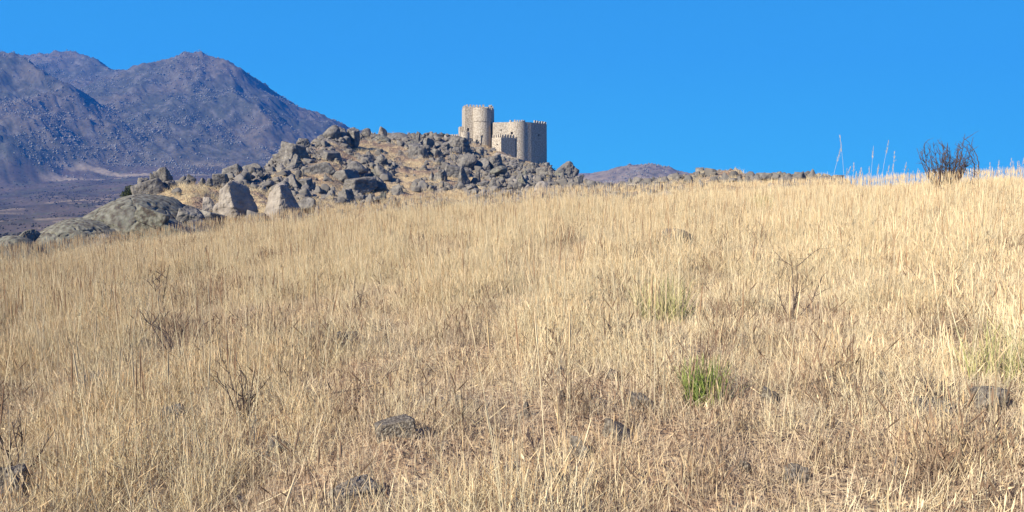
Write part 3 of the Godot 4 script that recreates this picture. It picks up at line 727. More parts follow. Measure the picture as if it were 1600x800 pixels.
func make_scatter() -> void:
	var rng := RandomNumberGenerator.new()
	rng.seed = 4411
	var kinds := ["round", "block", "crag", "wedge", "slab", "block", "slab", "spire", "crag", "round"]
	# the larger boulders, each a thing of its own
	var n := 0
	var tries := 0
	while n < 172 and tries < 20000:
		tries += 1
		var d := rng.randf_range(118.0, 345.0)
		var x := rng.randf_range(-0.46, 0.40) * d
		if rng.randf() > rocky(x, -d) * d / 345.0 * 1.6:
			continue
		var kind: String = kinds[rng.randi() % kinds.size()]
		if kind == "spire" and x > 0.05 * d:
			kind = "block"
		var w := (1.9 + 5.6 * pow(rng.randf(), 1.9)) * (0.6 if x > 0.06 * d else 1.0)
		var h := w * rng.randf_range(0.38, 0.85) * (0.5 if kind == "slab" else 1.25 if kind == "spire" else 1.0)
		var m: String = ["grey", "grey", "grey", "lichen", "grey"][rng.randi() % 5]
		var o := mesh_node("boulder", rock_shape(kind, rng.randi() % 4, 4), mats[m])
		o.position = Vector3(x, ground(x, -d) - h * 0.42, -d)
		o.basis = Basis(Vector3.BACK, rng.randfn() * 0.2) * Basis(Vector3.UP, rng.randf() * TAU).scaled_local(Vector3(w, h * 1.42, w * rng.randf_range(0.6, 1.0)))
		var b := x / d
		var size_word := "large" if w > 3.6 else "mid-sized" if w > 2.4 else "small"
		var look: String = "%s %s %s boulder" % [size_word, {"round": "rounded", "block": "blocky", "crag": "craggy", "wedge": "wedge-shaped", "slab": "flat", "spire": "pointed"}[kind], {"grey": "grey", "lichen": "greenish"}[m]]
		if b < -0.3:
			tag(o, look + " strewn around the grassy knoll", "boulder", "boulders around the grassy knoll")
		elif b < -0.2:
			tag(o, look + " on the slope under the perched egg-shaped boulder", "boulder", "boulders under the perched boulder")
		elif b < -0.09:
			tag(o, look + " around the fluted buttress and the tan patches", "boulder", "boulders around the fluted buttress")
		elif b < 0.0:
			tag(o, look + " on the slope beneath the castle keep", "boulder", "boulders below the castle keep")
		elif b < 0.06:
			tag(o, look + " beneath the long castle wall", "boulder", "boulders below the castle wall")
		else:
			tag(o, look + " lying on the low saddle past the castle", "boulder", "boulders on the saddle past the castle")
		n += 1
	# what lies between them
	var litter := cover("loose_stones", "loose grey stones littering the rocky castle hill", "stones")
	for kind in ["block", "wedge", "spire", "crag"]:
		var list: Array = []
		var cols: Array = []
		tries = 0
		while list.size() < 2300 and tries < 60000:
			tries += 1
			var d := rng.randf_range(70.0, 365.0)
			var x := rng.randf_range(-0.50, 0.42) * d
			if rng.randf() > rocky(x, -d) * d / 345.0 * 1.5:
				continue
			var w := 0.5 + 2.7 * pow(rng.randf(), 2.2)
			var h := w * rng.randf_range(0.28, 0.62)
			var bs := Basis(Vector3.BACK, rng.randfn() * 0.25) * Basis(Vector3.UP, rng.randf() * TAU).scaled_local(Vector3(w, h * 1.45, w * rng.randf_range(0.6, 1.0)))
			list.append(Transform3D(bs, Vector3(x, ground(x, -d) - h * 0.45, -d)))
			var g := rng.randf_range(0.7, 1.15)
			cols.append(Color(0.145 * g, 0.132 * g, 0.117 * g))
		many("stones", rock_shape(kind, 2, 2), mats.tint, list, cols, "", "", litter)


func many(called: String, mesh: Mesh, mat: Material, list: Array, cols: Array, label: String, category: String, parent: Node3D = null) -> MultiMeshInstance3D:
	var mm := MultiMesh.new()
	mm.transform_format = MultiMesh.TRANSFORM_3D
	mm.use_colors = cols.size() > 0
	mm.mesh = mesh
	mm.instance_count = list.size()
	for k in list.size():
		mm.set_instance_transform(k, list[k])
		if cols.size():
			mm.set_instance_color(k, cols[k])
	var o := MultiMeshInstance3D.new()
	o.multimesh = mm
	o.material_override = mat
	o.set_meta("kind", "stuff")
	if parent:
		o.name = called
		parent.add_child(o, true)
	else:
		o.name = numbered(called)
		add_child(o)
		tag(o, label, category)
	return o


func cover(called: String, label: String, category: String) -> Node3D:
	var o := thing(called, Vector3.ZERO, label, category)
	o.set_meta("kind", "stuff")
	return o


func make_far_cover() -> void:
	var rng := RandomNumberGenerator.new()
	rng.seed = 977
	# boulder fields on the mountain and the far hill
	var list: Array = []
	var cols: Array = []
	var tries := 0
	while list.size() < 42000 and tries < 200000:
		tries += 1
		var d := rng.randf_range(2150.0, 3900.0)
		var x := rng.randf_range(-0.72, 0.28) * d
		var n := patches.get_noise_2d(x * 0.0035 + 4.0, -d * 0.0035)
		if rng.randf() > clampf(n * 2.4 + 0.32, 0.05, 1.0):
			continue
		var y := ground(x, -d)
		if y < 75.0 and rng.randf() > 0.6:
			continue
		var w := 1.4 + 5.0 * pow(rng.randf(), 3.2)
		var bs := Basis(Vector3.BACK, rng.randfn() * 0.3) * Basis(Vector3.UP, rng.randf() * TAU).scaled_local(Vector3(w, w * rng.randf_range(0.5, 1.0), w))
		list.append(Transform3D(bs, Vector3(x, y - w * 0.15, -d)))
		var g := rng.randf_range(0.7, 1.25)
		cols.append(Color(0.18 * g, 0.167 * g, 0.147 * g))
	many("mountain_boulders", rock_shape("block", 1, 1), mats.tint, list, cols, "pale boulder fields strewn over the far mountain", "boulders")
	# scrub of the valley and the mountain's foot
	list = []
	cols = []
	while list.size() < 16000:
		var d2 := 430.0 * pow(3000.0 / 430.0, rng.randf())
		var x2 := rng.randf_range(-0.72, 0.30) * d2
		var n2 := patches.get_noise_2d(x2 * 0.008 + 44.0, -d2 * 0.006)
		if rng.randf() > clampf(n2 * 2.2 + 0.4, 0.04, 1.0):
			continue
		var w2 := rng.randf_range(0.7, 2.4) * (1.0 if d2 < 1200.0 else 1.5)
		var bs2 := Basis(Vector3.UP, rng.randf() * TAU).scaled_local(Vector3(w2, w2 * rng.randf_range(0.5, 0.9), w2))
		list.append(Transform3D(bs2, Vector3(x2, ground(x2, -d2) - w2 * 0.1, -d2)))
		var g2 := rng.randf_range(0.6, 1.3)
		cols.append(Color(0.07 * g2, 0.06 * g2, 0.045 * g2))
	many("valley_scrub", rock_shape("round", 1, 1), mats.tint, list, cols, "dark low scrub dotted over the far valley", "scrub")
	# dry grass of the hollow and the hill
	var tuft := grass_clump(61, 26, 0.25, 0.6, 0.16, 0.55, 0.010, 0.0)
	list = []
	cols = []
	while list.size() < 26000:
		var d3 := 40.0 * pow(340.0 / 40.0, rng.randf())
		var x3 := rng.randf_range(-0.60, 0.66) * d3
		var n3 := patches.get_noise_2d(x3 * 0.08, -d3 * 0.12)
		if rng.randf() > clampf(n3 * 2.0 + 0.55, 0.1, 1.0):
			continue
		var k3 := rng.randf_range(0.7, 1.5) * (1.0 + d3 / 300.0)
		list.append(Transform3D(Basis(Vector3.UP, rng.randf() * TAU).scaled(Vector3(k3 * 1.5, k3, k3 * 1.5)), Vector3(x3, ground(x3, -d3) - 0.02, -d3)))
		var g3 := rng.randf_range(0.75, 1.1)
		cols.append(Color(g3, g3 * 0.95, g3 * 0.9) if n3 > -0.1 else Color(g3 * 0.7, g3 * 0.58, g3 * 0.5))
	many("hill_grass", tuft, mats.straw, list, cols, "short tan dry grass of the slope below the castle", "grass")


# ---------------------------------------------------------------- the castle
func prism(foot: Array, y0: float, y1: float, batter := 1.0) -> ArrayMesh:
	var v := PackedVector3Array()
	var idx := PackedInt32Array()
	var n := foot.size()
	var mid := Vector2.ZERO
	for p in foot:
		mid += Vector2(p[0], p[1]) / n
	var st := SurfaceTool.new()
	st.begin(Mesh.PRIMITIVE_TRIANGLES)
	st.set_smooth_group(-1)
	for k in n:
		var a := Vector2(foot[k][0], foot[k][1])
		var b := Vector2(foot[(k + 1) % n][0], foot[(k + 1) % n][1])
		var a0 := mid + (a - mid) * batter
		var b0 := mid + (b - mid) * batter
		var p := [Vector3(a0.x, y0, a0.y), Vector3(b0.x, y0, b0.y), Vector3(b.x, y1, b.y), Vector3(a.x, y1, a.y)]
		for e in [0, 2, 1, 0, 3, 2]:
			st.add_vertex(p[e])
		for q in [Vector3(mid.x, y1, mid.y), p[2], p[3]]:
			st.add_vertex(q)
		for q in [Vector3(mid.x, y0, mid.y), p[0], p[1]]:
			st.add_vertex(q)
	st.generate_normals()
	return st.commit()


func ring(cx: float, cz: float, r: float, n: int, from := 0.0, to := TAU) -> Array:
	var out: Array = []
	for k in n:
		var a := from + (to - from) * k / (n if is_equal_approx(to - from, TAU) else n - 1)
		out.append([cx + cos(a) * r, cz + sin(a) * r])
	return out


func wall_part(castle: Node3D, called: String, mesh: Mesh, openings: Array) -> Node3D:
	if openings.is_empty():
		return mesh_node(called, mesh, mats.masonry, castle)
	var o := CSGMesh3D.new()
	o.name = called
	o.mesh = mesh
	o.material = mats.masonry
	for q in openings:
		var c := CSGBox3D.new()
		c.name = "opening"
		c.operation = CSGShape3D.OPERATION_SUBTRACTION
		c.size = q[1]
		c.position = q[0]
		c.material = mats.masonry
		o.add_child(c, true)
	castle.add_child(o, true)
	return o


func merlons(part: Node3D, path: Array, y: float, size: Vector3, gap: float, rng: RandomNumberGenerator, ruin := 0.0, drop := 0.0) -> void:
	for k in path.size() - 1:
		var a := Vector2(path[k][0], path[k][1])
		var b := Vector2(path[k + 1][0], path[k + 1][1])
		var run := a.distance_to(b)
		var n := maxi(1, int(round(run / (size.x + gap))))
		for j in n:
			if rng.randf() < ruin:
				continue
			var t := (j + 0.5) / n
			var p := a.lerp(b, t)
			var box := BoxMesh.new()
			box.size = Vector3(minf(size.x, run / n * 0.62), size.y * rng.randf_range(0.85, 1.1), size.z)
			var o := mesh_node("merlon", box, mats.masonry, part)
			o.position = Vector3(p.x, y + box.size.y * 0.5 - 0.05 - drop * t, p.y)
			o.rotation.y = -atan2(b.y - a.y, b.x - a.x)


func make_castle() -> void:
	var rng := RandomNumberGenerator.new()
	rng.seed = 71
	var c := thing("castle", Vector3(-8.3, 10.6, -350.0), "ruined tan stone castle with round towers crowning the rocky hill", "castle")
	# keep
	var keep_foot := [[-14.3, -17.0], [-12.2, -4.4], [-0.6, -6.4], [0.2, -18.0]]
	var keep := wall_part(c, "keep", prism(keep_foot, 6.0, 28.2, 1.02), [[Vector3(-10.9, 17.4, -5.2), Vector3(0.9, 3.0, 2.4)], [Vector3(-13.0, 20.0, -10.0), Vector3(2.4, 1.2, 0.6)]])
	merlons(keep, [[-14.0, -16.8], [-12.0, -4.7], [-0.8, -6.6], [0.0, -17.7], [-14.0, -16.8]], 28.2, Vector3(0.8, 0.95, 0.5), 0.7, rng, 0.25)
	var tower := wall_part(c, "round_tower", prism(ring(-4.8, -4.2, 3.75, 32), 6.0, 26.6, 1.06), [[Vector3(-7.6, 23.8, -1.8), Vector3(0.75, 1.2, 1.8)], [Vector3(-4.5, 15.0, -0.4), Vector3(0.5, 0.9, 1.2)]])
	var crown := mesh_node("crown", prism(ring(-4.8, -4.2, 4.0, 32), 21.5, 27.2), mats.masonry, tower)
	crown.position.y = 0.0
	merlons(tower, ring(-4.8, -4.2, 3.6, 13), 27.2, Vector3(0.8, 0.45, 0.5), 0.7, rng, 0.5)
	wall_part(c, "buttress", prism([[-8.3, -3.2], [-7.6, -0.3], [-5.2, 0.1], [-4.9, -3.4]], 6.0, 15.6, 1.08), [[Vector3(-6.9, 13.0, -0.2), Vector3(0.9, 1.1, 1.2)]])
	var turret := wall_part(c, "outer_turret", prism(ring(-11.6, 5.4, 1.9, 20), 6.0, 16.2, 1.08), [])
	merlons(turret, ring(-11.6, 5.4, 1.65, 8), 16.2, Vector3(0.5, 0.7, 0.35), 0.5, rng)
	var skirt := wall_part(c, "outer_wall", prism([[-21.0, 0.2], [-20.9, 0.9], [-12.6, 5.2], [-12.4, 4.3]], 6.0, 14.8), [])
	merlons(skirt, [[-20.8, 0.6], [-12.6, 4.8]], 14.8, Vector3(0.6, 0.9, 0.4), 0.6, rng)
	wall_part(c, "keep_annex", prism([[-15.8, -15.0], [-14.8, -10.0], [-13.4, -10.4], [-13.6, -16.0]], 6.0, 20.0, 1.04), [])
	# main enclosure
	var foot := [[-1.0, -8.0], [0.4, -0.8], [6.6, 0.8]]
	foot.append_array(ring(10.7, -1.6, 4.5, 14, PI * 0.80, PI * 0.22))
	foot.append_array([[16.6, -0.6], [23.7, -10.0], [21.0, -22.0], [2.0, -22.0]])
	var main := wall_part(c, "curtain_wall", prism(foot, -1.0, 21.0, 1.015), [[Vector3(8.2, 16.2, 1.6), Vector3(1.0, 1.1, 2.6)], [Vector3(3.6, 17.6, 0.0), Vector3(0.4, 0.9, 1.6)], [Vector3(20.0, 15.8, -5.0), Vector3(0.8, 0.8, 2.4)]])
	merlons(main, [[0.6, -1.1], [6.6, 0.5]], 21.0, Vector3(0.9, 0.6, 0.5), 1.0, rng, 0.45)
	merlons(main, ring(10.7, -1.6, 4.2, 8, PI * 0.80, PI * 0.22), 21.0, Vector3(0.8, 0.85, 0.5), 0.6, rng, 0.15)
	merlons(main, [[16.5, -0.8], [23.4, -9.9]], 21.0, Vector3(1.0, 1.1, 0.5), 0.8, rng, 0.05)
	merlons(main, [[23.4, -10.1], [20.8, -21.6], [2.2, -21.6]], 21.0, Vector3(1.0, 1.1, 0.5), 0.8, rng, 0.2)
	# low forework in front of the enclosure
	var fore := wall_part(c, "forework", prism([[-0.3, 4.4], [3.7, 8.4], [9.6, 3.6], [8.4, 0.2], [2.0, 0.4]], -1.0, 14.0, 1.02), [[Vector3(2.0, 11.0, 6.6), Vector3(0.7, 0.4, 1.4)]])
	merlons(fore, [[-0.1, 4.3], [3.7, 8.1], [9.4, 3.5]], 14.0, Vector3(0.8, 1.3, 0.45), 0.6, rng)


# ---------------------------------------------------------------- grass
func ribbon(v: PackedVector3Array, nn: PackedVector3Array, cc: PackedColorArray, idx: PackedInt32Array, pts: Array, widths: Array, side: Vector3, col: Color) -> void:
	var n := pts.size()
	var s := v.size()
	var face := side.cross(Vector3.UP).normalized()
	if face.length() < 0.1:
		face = Vector3.UP
	for k in n:
		v.append(pts[k] - side * widths[k] * 0.5)
		v.append(pts[k] + side * widths[k] * 0.5)
		for q in 2:
			nn.append(face)
			cc.append(col)
	for k in n - 1:
		var p := s + k * 2
		idx.append_array(PackedInt32Array([p, p + 2, p + 1, p + 1, p + 2, p + 3]))


# A hollow straw: three-sided, with a rounded look.
func reed(v: PackedVector3Array, nn: PackedVector3Array, cc: PackedColorArray, idx: PackedInt32Array, pts: Array, widths: Array, turn: float, col: Color) -> void:
	var s := v.size()
	for k in pts.size():
		for q in 3:
			var a := turn + q * TAU / 3.0
			var out := Vector3(cos(a), 0, sin(a))
			v.append(pts[k] + out * widths[k] * 0.5)
			nn.append(out)
			cc.append(col)
	for k in pts.size() - 1:
		for q in 3:
			var a := s + k * 3 + q
			var b := s + k * 3 + (q + 1) % 3
			idx.append_array(PackedInt32Array([a, b, a + 3, b, b + 3, a + 3]))


# A tuft: many stems from a small patch of ground; heads on some.
func grass_clump(seed_value: int, stems: int, low: float, high: float, radius: float, lean: float, width: float, heads: float, palette := 0, round_stems := false) -> ArrayMesh:
	var rng := RandomNumberGenerator.new()
	rng.seed = seed_value
	var v := PackedVector3Array()
	var nn := PackedVector3Array()
	var cc := PackedColorArray()
	var idx := PackedInt32Array()
	for k in stems:
		var a := rng.randf() * TAU
		var r := radius * sqrt(rng.randf())
		var base := Vector3(cos(a) * r, -0.02, sin(a) * r)
		var h := rng.randf_range(low, high)
		var dir := rng.randf() * TAU
		var l := absf(rng.randfn()) * lean
		var tip := Vector3(cos(dir) * sin(l), cos(l), sin(dir) * sin(l)) * h
		var bend := Vector3(cos(dir + rng.randfn() * 0.5), -0.25, sin(dir + rng.randfn() * 0.5)) * h * l * rng.randf_range(0.1, 0.6)
		var turn := rng.randf() * TAU
		var side := Vector3(cos(turn), 0, sin(turn))
		var g := rng.randf_range(0.8, 1.15)
		var col: Color
		match palette:
			0: col = Color(0.70, 0.62, 0.43).lerp(Color(0.52, 0.42, 0.25), pow(rng.randf(), 1.3)) if rng.randf() < 0.86 else Color(0.33, 0.225, 0.14)
			1: col = Color(0.66, 0.56, 0.40).lerp(Color(0.30, 0.205, 0.14), rng.randf())
			2: col = Color(0.25, 0.275, 0.09).lerp(Color(0.52, 0.44, 0.24), rng.randf())
			3: col = Color(0.15, 0.215, 0.05).lerp(Color(0.36, 0.36, 0.12), rng.randf() * rng.randf())
			4: col = Color(0.30, 0.22, 0.15).lerp(Color(0.11, 0.077, 0.055), rng.randf())
		col = Color(col.r * g, col.g * g, col.b * g)
		var w := width * rng.randf_range(0.7, 1.2)
		var way := [base, base + tip * 0.35 + bend * 0.1, base + tip * 0.7 + bend * 0.45, base + tip + bend]
		if round_stems:
			reed(v, nn, cc, idx, way, [w, w * 0.9, w * 0.75, w * 0.4], turn, col)
		else:
			ribbon(v, nn, cc, idx, way, [w, w * 0.9, w * 0.7, w * 0.3], side, col)
		if rng.randf() < heads:
			var t0 := base + tip * 0.80 + bend * 0.62
			var t1 := base + tip + bend
			var t2 := t1 + (t1 - t0) * 0.45
			var hw := width * rng.randf_range(1.7, 2.7)
			var hc := Color(col.r * 1.02, col.g * 0.95, col.b * 0.92)
			for q in 2:
				var s2 := Vector3(cos(turn + q * 1.57), 0, sin(turn + q * 1.57))
				ribbon(v, nn, cc, idx, [t0, t0.lerp(t2, 0.35), t0.lerp(t2, 0.7), t2], [w * 0.5, hw, hw * 0.7, 0.0005], s2, hc)
	return array_mesh(v, idx, cc, nn)


# How thickly the tall straw stands, from 0 to 1: bare brown places lie round the stones.
func thick(x: float, z: float) -> float:
	var n := patches.get_noise_2d(x * 0.33 + 3.0, z * 0.25) * 1.6 + patches.get_noise_2d(x * 1.1, z * 0.9 + 20.0) * 0.9
	var k := 0.54 + n * 1.1
	k -= 0.30 * smoothstep(-6.5, -4.0, z)
	k -= 0.22 * smoothstep(0.5, -3.5, x) * smoothstep(-13.0, -8.0, z)
	for m in BARE:
		var q := Vector2((x - m[0]) / m[2], (z - m[1]) / m[2]).length_squared()
		k -= m[3] * exp(-q)
	return clampf(k, 0.0, 1.0)


const BARE := [[-1.95, -5.7, 0.55, 0.8], [-1.1, -5.9, 0.6, 0.7], [-1.45, -7.3, 0.5, 0.5], [0.2, -4.3, 0.5, 0.9], [-0.7, -4.0, 0.55, 0.8], [0.7, -4.3, 0.5, 0.6], [2.5, -4.5, 0.5, 0.6], [-2.8, -4.5, 0.5, 0.8], [-2.4, -5.4, 0.3, 0.5], [0.5, -6.2, 0.7, 0.5], [1.4, -3.8, 0.5, 0.6], [-3.4, -8.0, 0.7, 0.4], [0.5, -5.4, 0.5, 0.5], [1.55, -5.0, 0.3, 0.4]]


# Grass stands thinner right before stones and green tussocks.
func open_at(x: float, z: float) -> float:
	if z < -16.0:
		return 1.0
	var k := 1.0
	for s in STONES:
		var q := Vector2((x - s[0] * 0.97) / (s[2] * 0.6 + 0.06), (z - s[1] - 0.16) / 0.26).length_squared()
		if q < 4.0:
			k = minf(k, 1.0 - 0.85 * exp(-q))
	for s in TUSSOCKS:
		var q := Vector2((x - s[0] * 0.97) / (s[2] + 0.10), (z - s[1] - 0.2) / 0.35).length_squared()
		if q < 4.0:
			k = minf(k, 1.0 - 0.92 * exp(-q))
	return k


func make_field_grass() -> void:
	var rng := RandomNumberGenerator.new()
	rng.seed = 20240
	var tall: Array = []
	var mid: Array = []
	var low: Array = []
	for k in 4:
		tall.append(grass_clump(100 + k, 14, 0.24, 0.58, 0.15, 0.26, 0.0033, 0.55, 0, true))
		mid.append(grass_clump(200 + k, 50, 0.09, 0.32, 0.18, 0.62, 0.0028, 0.2, 0))
		low.append(grass_clump(300 + k, 60, 0.04, 0.17, 0.18, 0.95, 0.0034, 0.0, 1))
	var lists := {}
	for s in [["tall", tall, 30.0, 34.0], ["mid", mid, 82.0, 34.0], ["low", low, 95.0, 18.0]]:
		for k in 4:
			lists[s[0] + str(k)] = [[], []]
		var reach: float = s[3]
		var total := int(s[2] * 0.76 * (reach * reach - 4.0))
		for q in total:
			var d := sqrt(rng.randf_range(8.0 if s[0] == "tall" else 5.0, reach * reach))
			var x := rng.randf_range(-0.76, 0.76) * d
			var far := smoothstep(10.0, 26.0, d)
			var k := thick(x, -d)
			var chance := 1.0
			if s[0] == "tall":
				chance = (k * k * (0.8 - 0.2 * far) + 0.02) * open_at(x, -d) * (0.4 + 0.6 * smoothstep(4.0, 13.0, d))
			elif s[0] == "mid":
				chance = (0.18 + 0.82 * k) * (0.95 - 0.3 * far) * open_at(x, -d)
			else:
				chance = 1.0 - 0.5 * k
			if rng.randf() > chance:
				continue
			var size := rng.randf_range(0.75, 1.2) * (0.78 + 0.3 * k)
			var tilt := Basis(Vector3(rng.randfn(), 0, rng.randfn()).normalized(), rng.randfn() * 0.15)
			var t := Transform3D(tilt * Basis(Vector3.UP, rng.randf() * TAU).scaled(Vector3.ONE * size), Vector3(x, ground(x, -d) - 0.01, -d))
			var key: String = s[0] + str(rng.randi() % 4)
			lists[key][0].append(t)
			var red := clampf(patches.get_noise_2d(x * 0.5 + 70.0, d * 0.5) * 1.6 + 0.1, 0.0, 1.0)
			var g := rng.randf_range(0.85, 1.12)
			lists[key][1].append(Color(g, g * (1.0 - 0.05 * red), g * (1.0 - 0.09 * red)))
	var straw_cover := cover("tall_straw", "tall pale straw stems with narrow seed heads across the field", "grass")
	var grass_cover := cover("dry_grass", "knee-high tangled dry grass filling the field", "grass")
	var litter_cover := cover("grass_litter", "matted brown grass litter on the field floor", "grass litter")
	for k in 4:
		many("tuft", tall[k], mats.straw, lists["tall%d" % k][0], lists["tall%d" % k][1], "", "", straw_cover)
		many("tuft", mid[k], mats.straw, lists["mid%d" % k][0], lists["mid%d" % k][1], "", "", grass_cover)
		many("tuft", low[k], mats.straw, lists["low%d" % k][0], lists["low%d" % k][1], "", "", litter_cover)
	# single seed stems that overtop the rest
	var seeds := grass_clump(450, 4, 0.55, 0.85, 0.16, 0.12, 0.0044, 1.0, 0, true)
	var seed_list: Array = []
	var seed_cols: Array = []
	for k in 4200:
		var sd := sqrt(rng.randf_range(12.0, 33.0 * 33.0))
		var sx := rng.randf_range(-0.76, 0.76) * sd
		if rng.randf() > (thick(sx, -sd) + 0.15) * (0.4 + 0.6 * smoothstep(4.0, 13.0, sd)):
			continue
		seed_list.append(Transform3D(Basis(Vector3(rng.randfn(), 0, rng.randfn()).normalized(), rng.randfn() * 0.1) * Basis(Vector3.UP, rng.randf() * TAU), Vector3(sx, ground(sx, -sd), -sd)))
		seed_cols.append(Color.WHITE * rng.randf_range(0.9, 1.1))
	many("seed_stems", seeds, mats.straw, seed_list, seed_cols, "scattered seed stems standing above the other grass", "grass")
	# brown dead herbs in drifts
	var herb := grass_clump(500, 34, 0.10, 0.34, 0.10, 0.40, 0.0035, 0.5, 4)
	var herbs: Array = []
	var herb_cols: Array = []
	while herbs.size() < 1500:
		var hd := sqrt(rng.randf_range(9.0, 900.0))
		var hx := rng.randf_range(-0.74, 0.74) * hd
		if rng.randf() > clampf(patches.get_noise_2d(hx * 0.55 + 40.0, hd * 0.55) * 2.6 - 0.05 + (0.30 - thick(hx, -hd)) * 0.9, 0.01, 1.0):
			continue
		herbs.append(Transform3D(Basis(Vector3.UP, rng.randf() * TAU).scaled(Vector3.ONE * rng.randf_range(0.7, 1.4)), Vector3(hx, ground(hx, -hd), -hd)))
		herb_cols.append(Color.WHITE * rng.randf_range(0.8, 1.3))
	many("dead_herbs", herb, mats.straw, herbs, herb_cols, "drifts of brown dead herbs between the straw", "herbs")
	# fallen straws
	var list: Array = []
	var cols: Array = []
	var straw := grass_clump(400, 3, 0.12, 0.34, 0.2, 0.5, 0.0036, 0.2, 0, true)
	for k in 260:
		var d := 3.0 + 9.0 * rng.randf()
		var x := rng.randf_range(-0.74, 0.74) * d
		var lay := Basis(Vector3.UP, rng.randf() * TAU) * Basis(Vector3.RIGHT, rng.randf_range(0.9, 1.5))
		list.append(Transform3D(lay, Vector3(x, ground(x, -d) + rng.randf_range(0.01, 0.14), -d)))
		cols.append(Color.WHITE * rng.randf_range(0.9, 1.2))
	many("fallen_straw", straw, mats.straw, list, cols, "pale straws fallen across the matted grass", "straw")


# ---------------------------------------------------------------- things in the field
func make_field_stones() -> void:
	for k in STONES.size():
		var s: Array = STONES[k]
		var o := mesh_node("stone", rock_shape(s[4], 40 + k, 4), mats.stone)
		var y := ground(s[0], s[1])
		o.position = Vector3(s[0], y - s[3] * 0.55, s[1])
		o.basis = Basis(Vector3.BACK, deg_to_rad(s[5])) * Basis(Vector3.UP, k * 1.7).scaled_local(Vector3(s[2], s[3] * 1.45, s[2] * 0.8))
		tag(o, s[6], "stone", s[7] if s.size() > 7 else "")


const STONES := [
	[-1.52, -7.35, 0.22, 0.19, "block", 0, "dark angular stone at the back of the bare patch beside a smaller one"],
	[-1.18, -7.37, 0.10, 0.12, "spire", 0, "small dark stone beside the dark angular stone"],
	[-2.39, -5.63, 0.26, 0.17, "block", 8, "grey lichen-flecked stone with a flat top in straw"],
	[-0.67, -4.54, 0.28, 0.10, "slab", 12, "flat dark slab jutting out of the brown litter"],
	[0.39, -4.21, 0.17, 0.12, "wedge", 24, "slanting pale-edged stone next to the gable-shaped stone"],
	[0.62, -4.42, 0.20, 0.11, "wedge", 0, "gable-shaped grey stone next to the slanting one"],
	[0.33, -5.09, 0.10, 0.10, "spire", 0, "small dark upright stone in thin grass"],
	[2.95, -14.34, 0.66, 0.40, "round", 0, "grey mound of stone poking through the dense tall grass"],
	[-1.45, -4.83, 0.16, 0.10, "round", 0, "pale tan stone half buried in litter"],
	[1.61, -4.92, 0.13, 0.11, "block", 0, "dark chipped stone beyond the green tussock with dark tips"],
	[2.40, -4.49, 0.25, 0.10, "slab", -8, "wide dark stone under a low dead shrub"],
	[1.38, -3.79, 0.14, 0.09, "block", 0, "broad lichen-grey stone among tall straw"],
	[0.81, -4.86, 0.15, 0.11, "block", 10, "rough grey stone uphill of the gable-shaped stone"],
	[0.08, -4.85, 0.10, 0.10, "spire", 0, "narrow dark stone beside a bare twig"],
	[2.72, -4.54, 0.24, 0.13, "round", 0, "grey stone at the foot of the largest green tussock"],
	[-2.84, -4.39, 0.30, 0.18, "crag", 0, "dark crumbling hummock of rock with bare twigs"],
	[-3.79, -7.14, 0.36, 0.10, "slab", 4, "thin flat rock ledge among dense straw"],
	[-0.75, -3.78, 0.24, 0.08, "slab", 0, "low dark rock ledge at the bare edge of the field"],
	[0.69, -5.47, 0.08, 0.07, "block", 0, "fist-sized stone lying in thin dry grass", "fist-sized field stones"],
	[0.35, -5.67, 0.07, 0.06, "block", 0, "fist-sized stone lying in thin dry grass", "fist-sized field stones"],
	[1.15, -3.86, 0.06, 0.06, "block", 0, "fist-sized stone lying in thin dry grass", "fist-sized field stones"],
	[2.42, -5.16, 0.07, 0.07, "block", 0, "fist-sized stone lying in thin dry grass", "fist-sized field stones"],
	[-1.41, -4.05, 0.09, 0.06, "round", 0, "fist-sized stone lying in thin dry grass", "fist-sized field stones"],
	[0.21, -3.75, 0.10, 0.08, "block", 0, "fist-sized stone lying in thin dry grass", "fist-sized field stones"],
	[0.0, -3.95, 0.08, 0.09, "spire", 0, "fist-sized stone lying in thin dry grass", "fist-sized field stones"],
	[4.78, -9.07, 0.12, 0.22, "spire", 0, "dark upright stone alone in tall grass"],
	[-1.95, -4.7, 0.09, 0.06, "block", 0, "fist-sized stone lying in thin dry grass", "fist-sized field stones"],
	[-0.35, -5.3, 0.08, 0.06, "round", 0, "fist-sized stone lying in thin dry grass", "fist-sized field stones"],
]


func tube(st: SurfaceTool, pts: Array, r0: float, r1: float) -> void:
	var n := 5
	var rings: Array = []
	for k in pts.size():
		var fwd: Vector3 = (pts[mini(k + 1, pts.size() - 1)] - pts[maxi(k - 1, 0)]).normalized()
		var u := fwd.cross(Vector3(0.31, 0.2, 0.93)).normalized()
		var w := fwd.cross(u)
		var r := lerpf(r0, r1, float(k) / (pts.size() - 1))
		var c: Array = []
		for j in n:
			c.append(pts[k] + (u * cos(j * TAU / n) + w * sin(j * TAU / n)) * r)
		rings.append(c)
	for k in rings.size() - 1:
		for j in n:
			var a: Vector3 = rings[k][j]
			var b: Vector3 = rings[k][(j + 1) % n]
			var c2: Vector3 = rings[k + 1][j]
			var d: Vector3 = rings[k + 1][(j + 1) % n]
			for q in [a, b, c2, b, d, c2]:
				st.add_vertex(q)


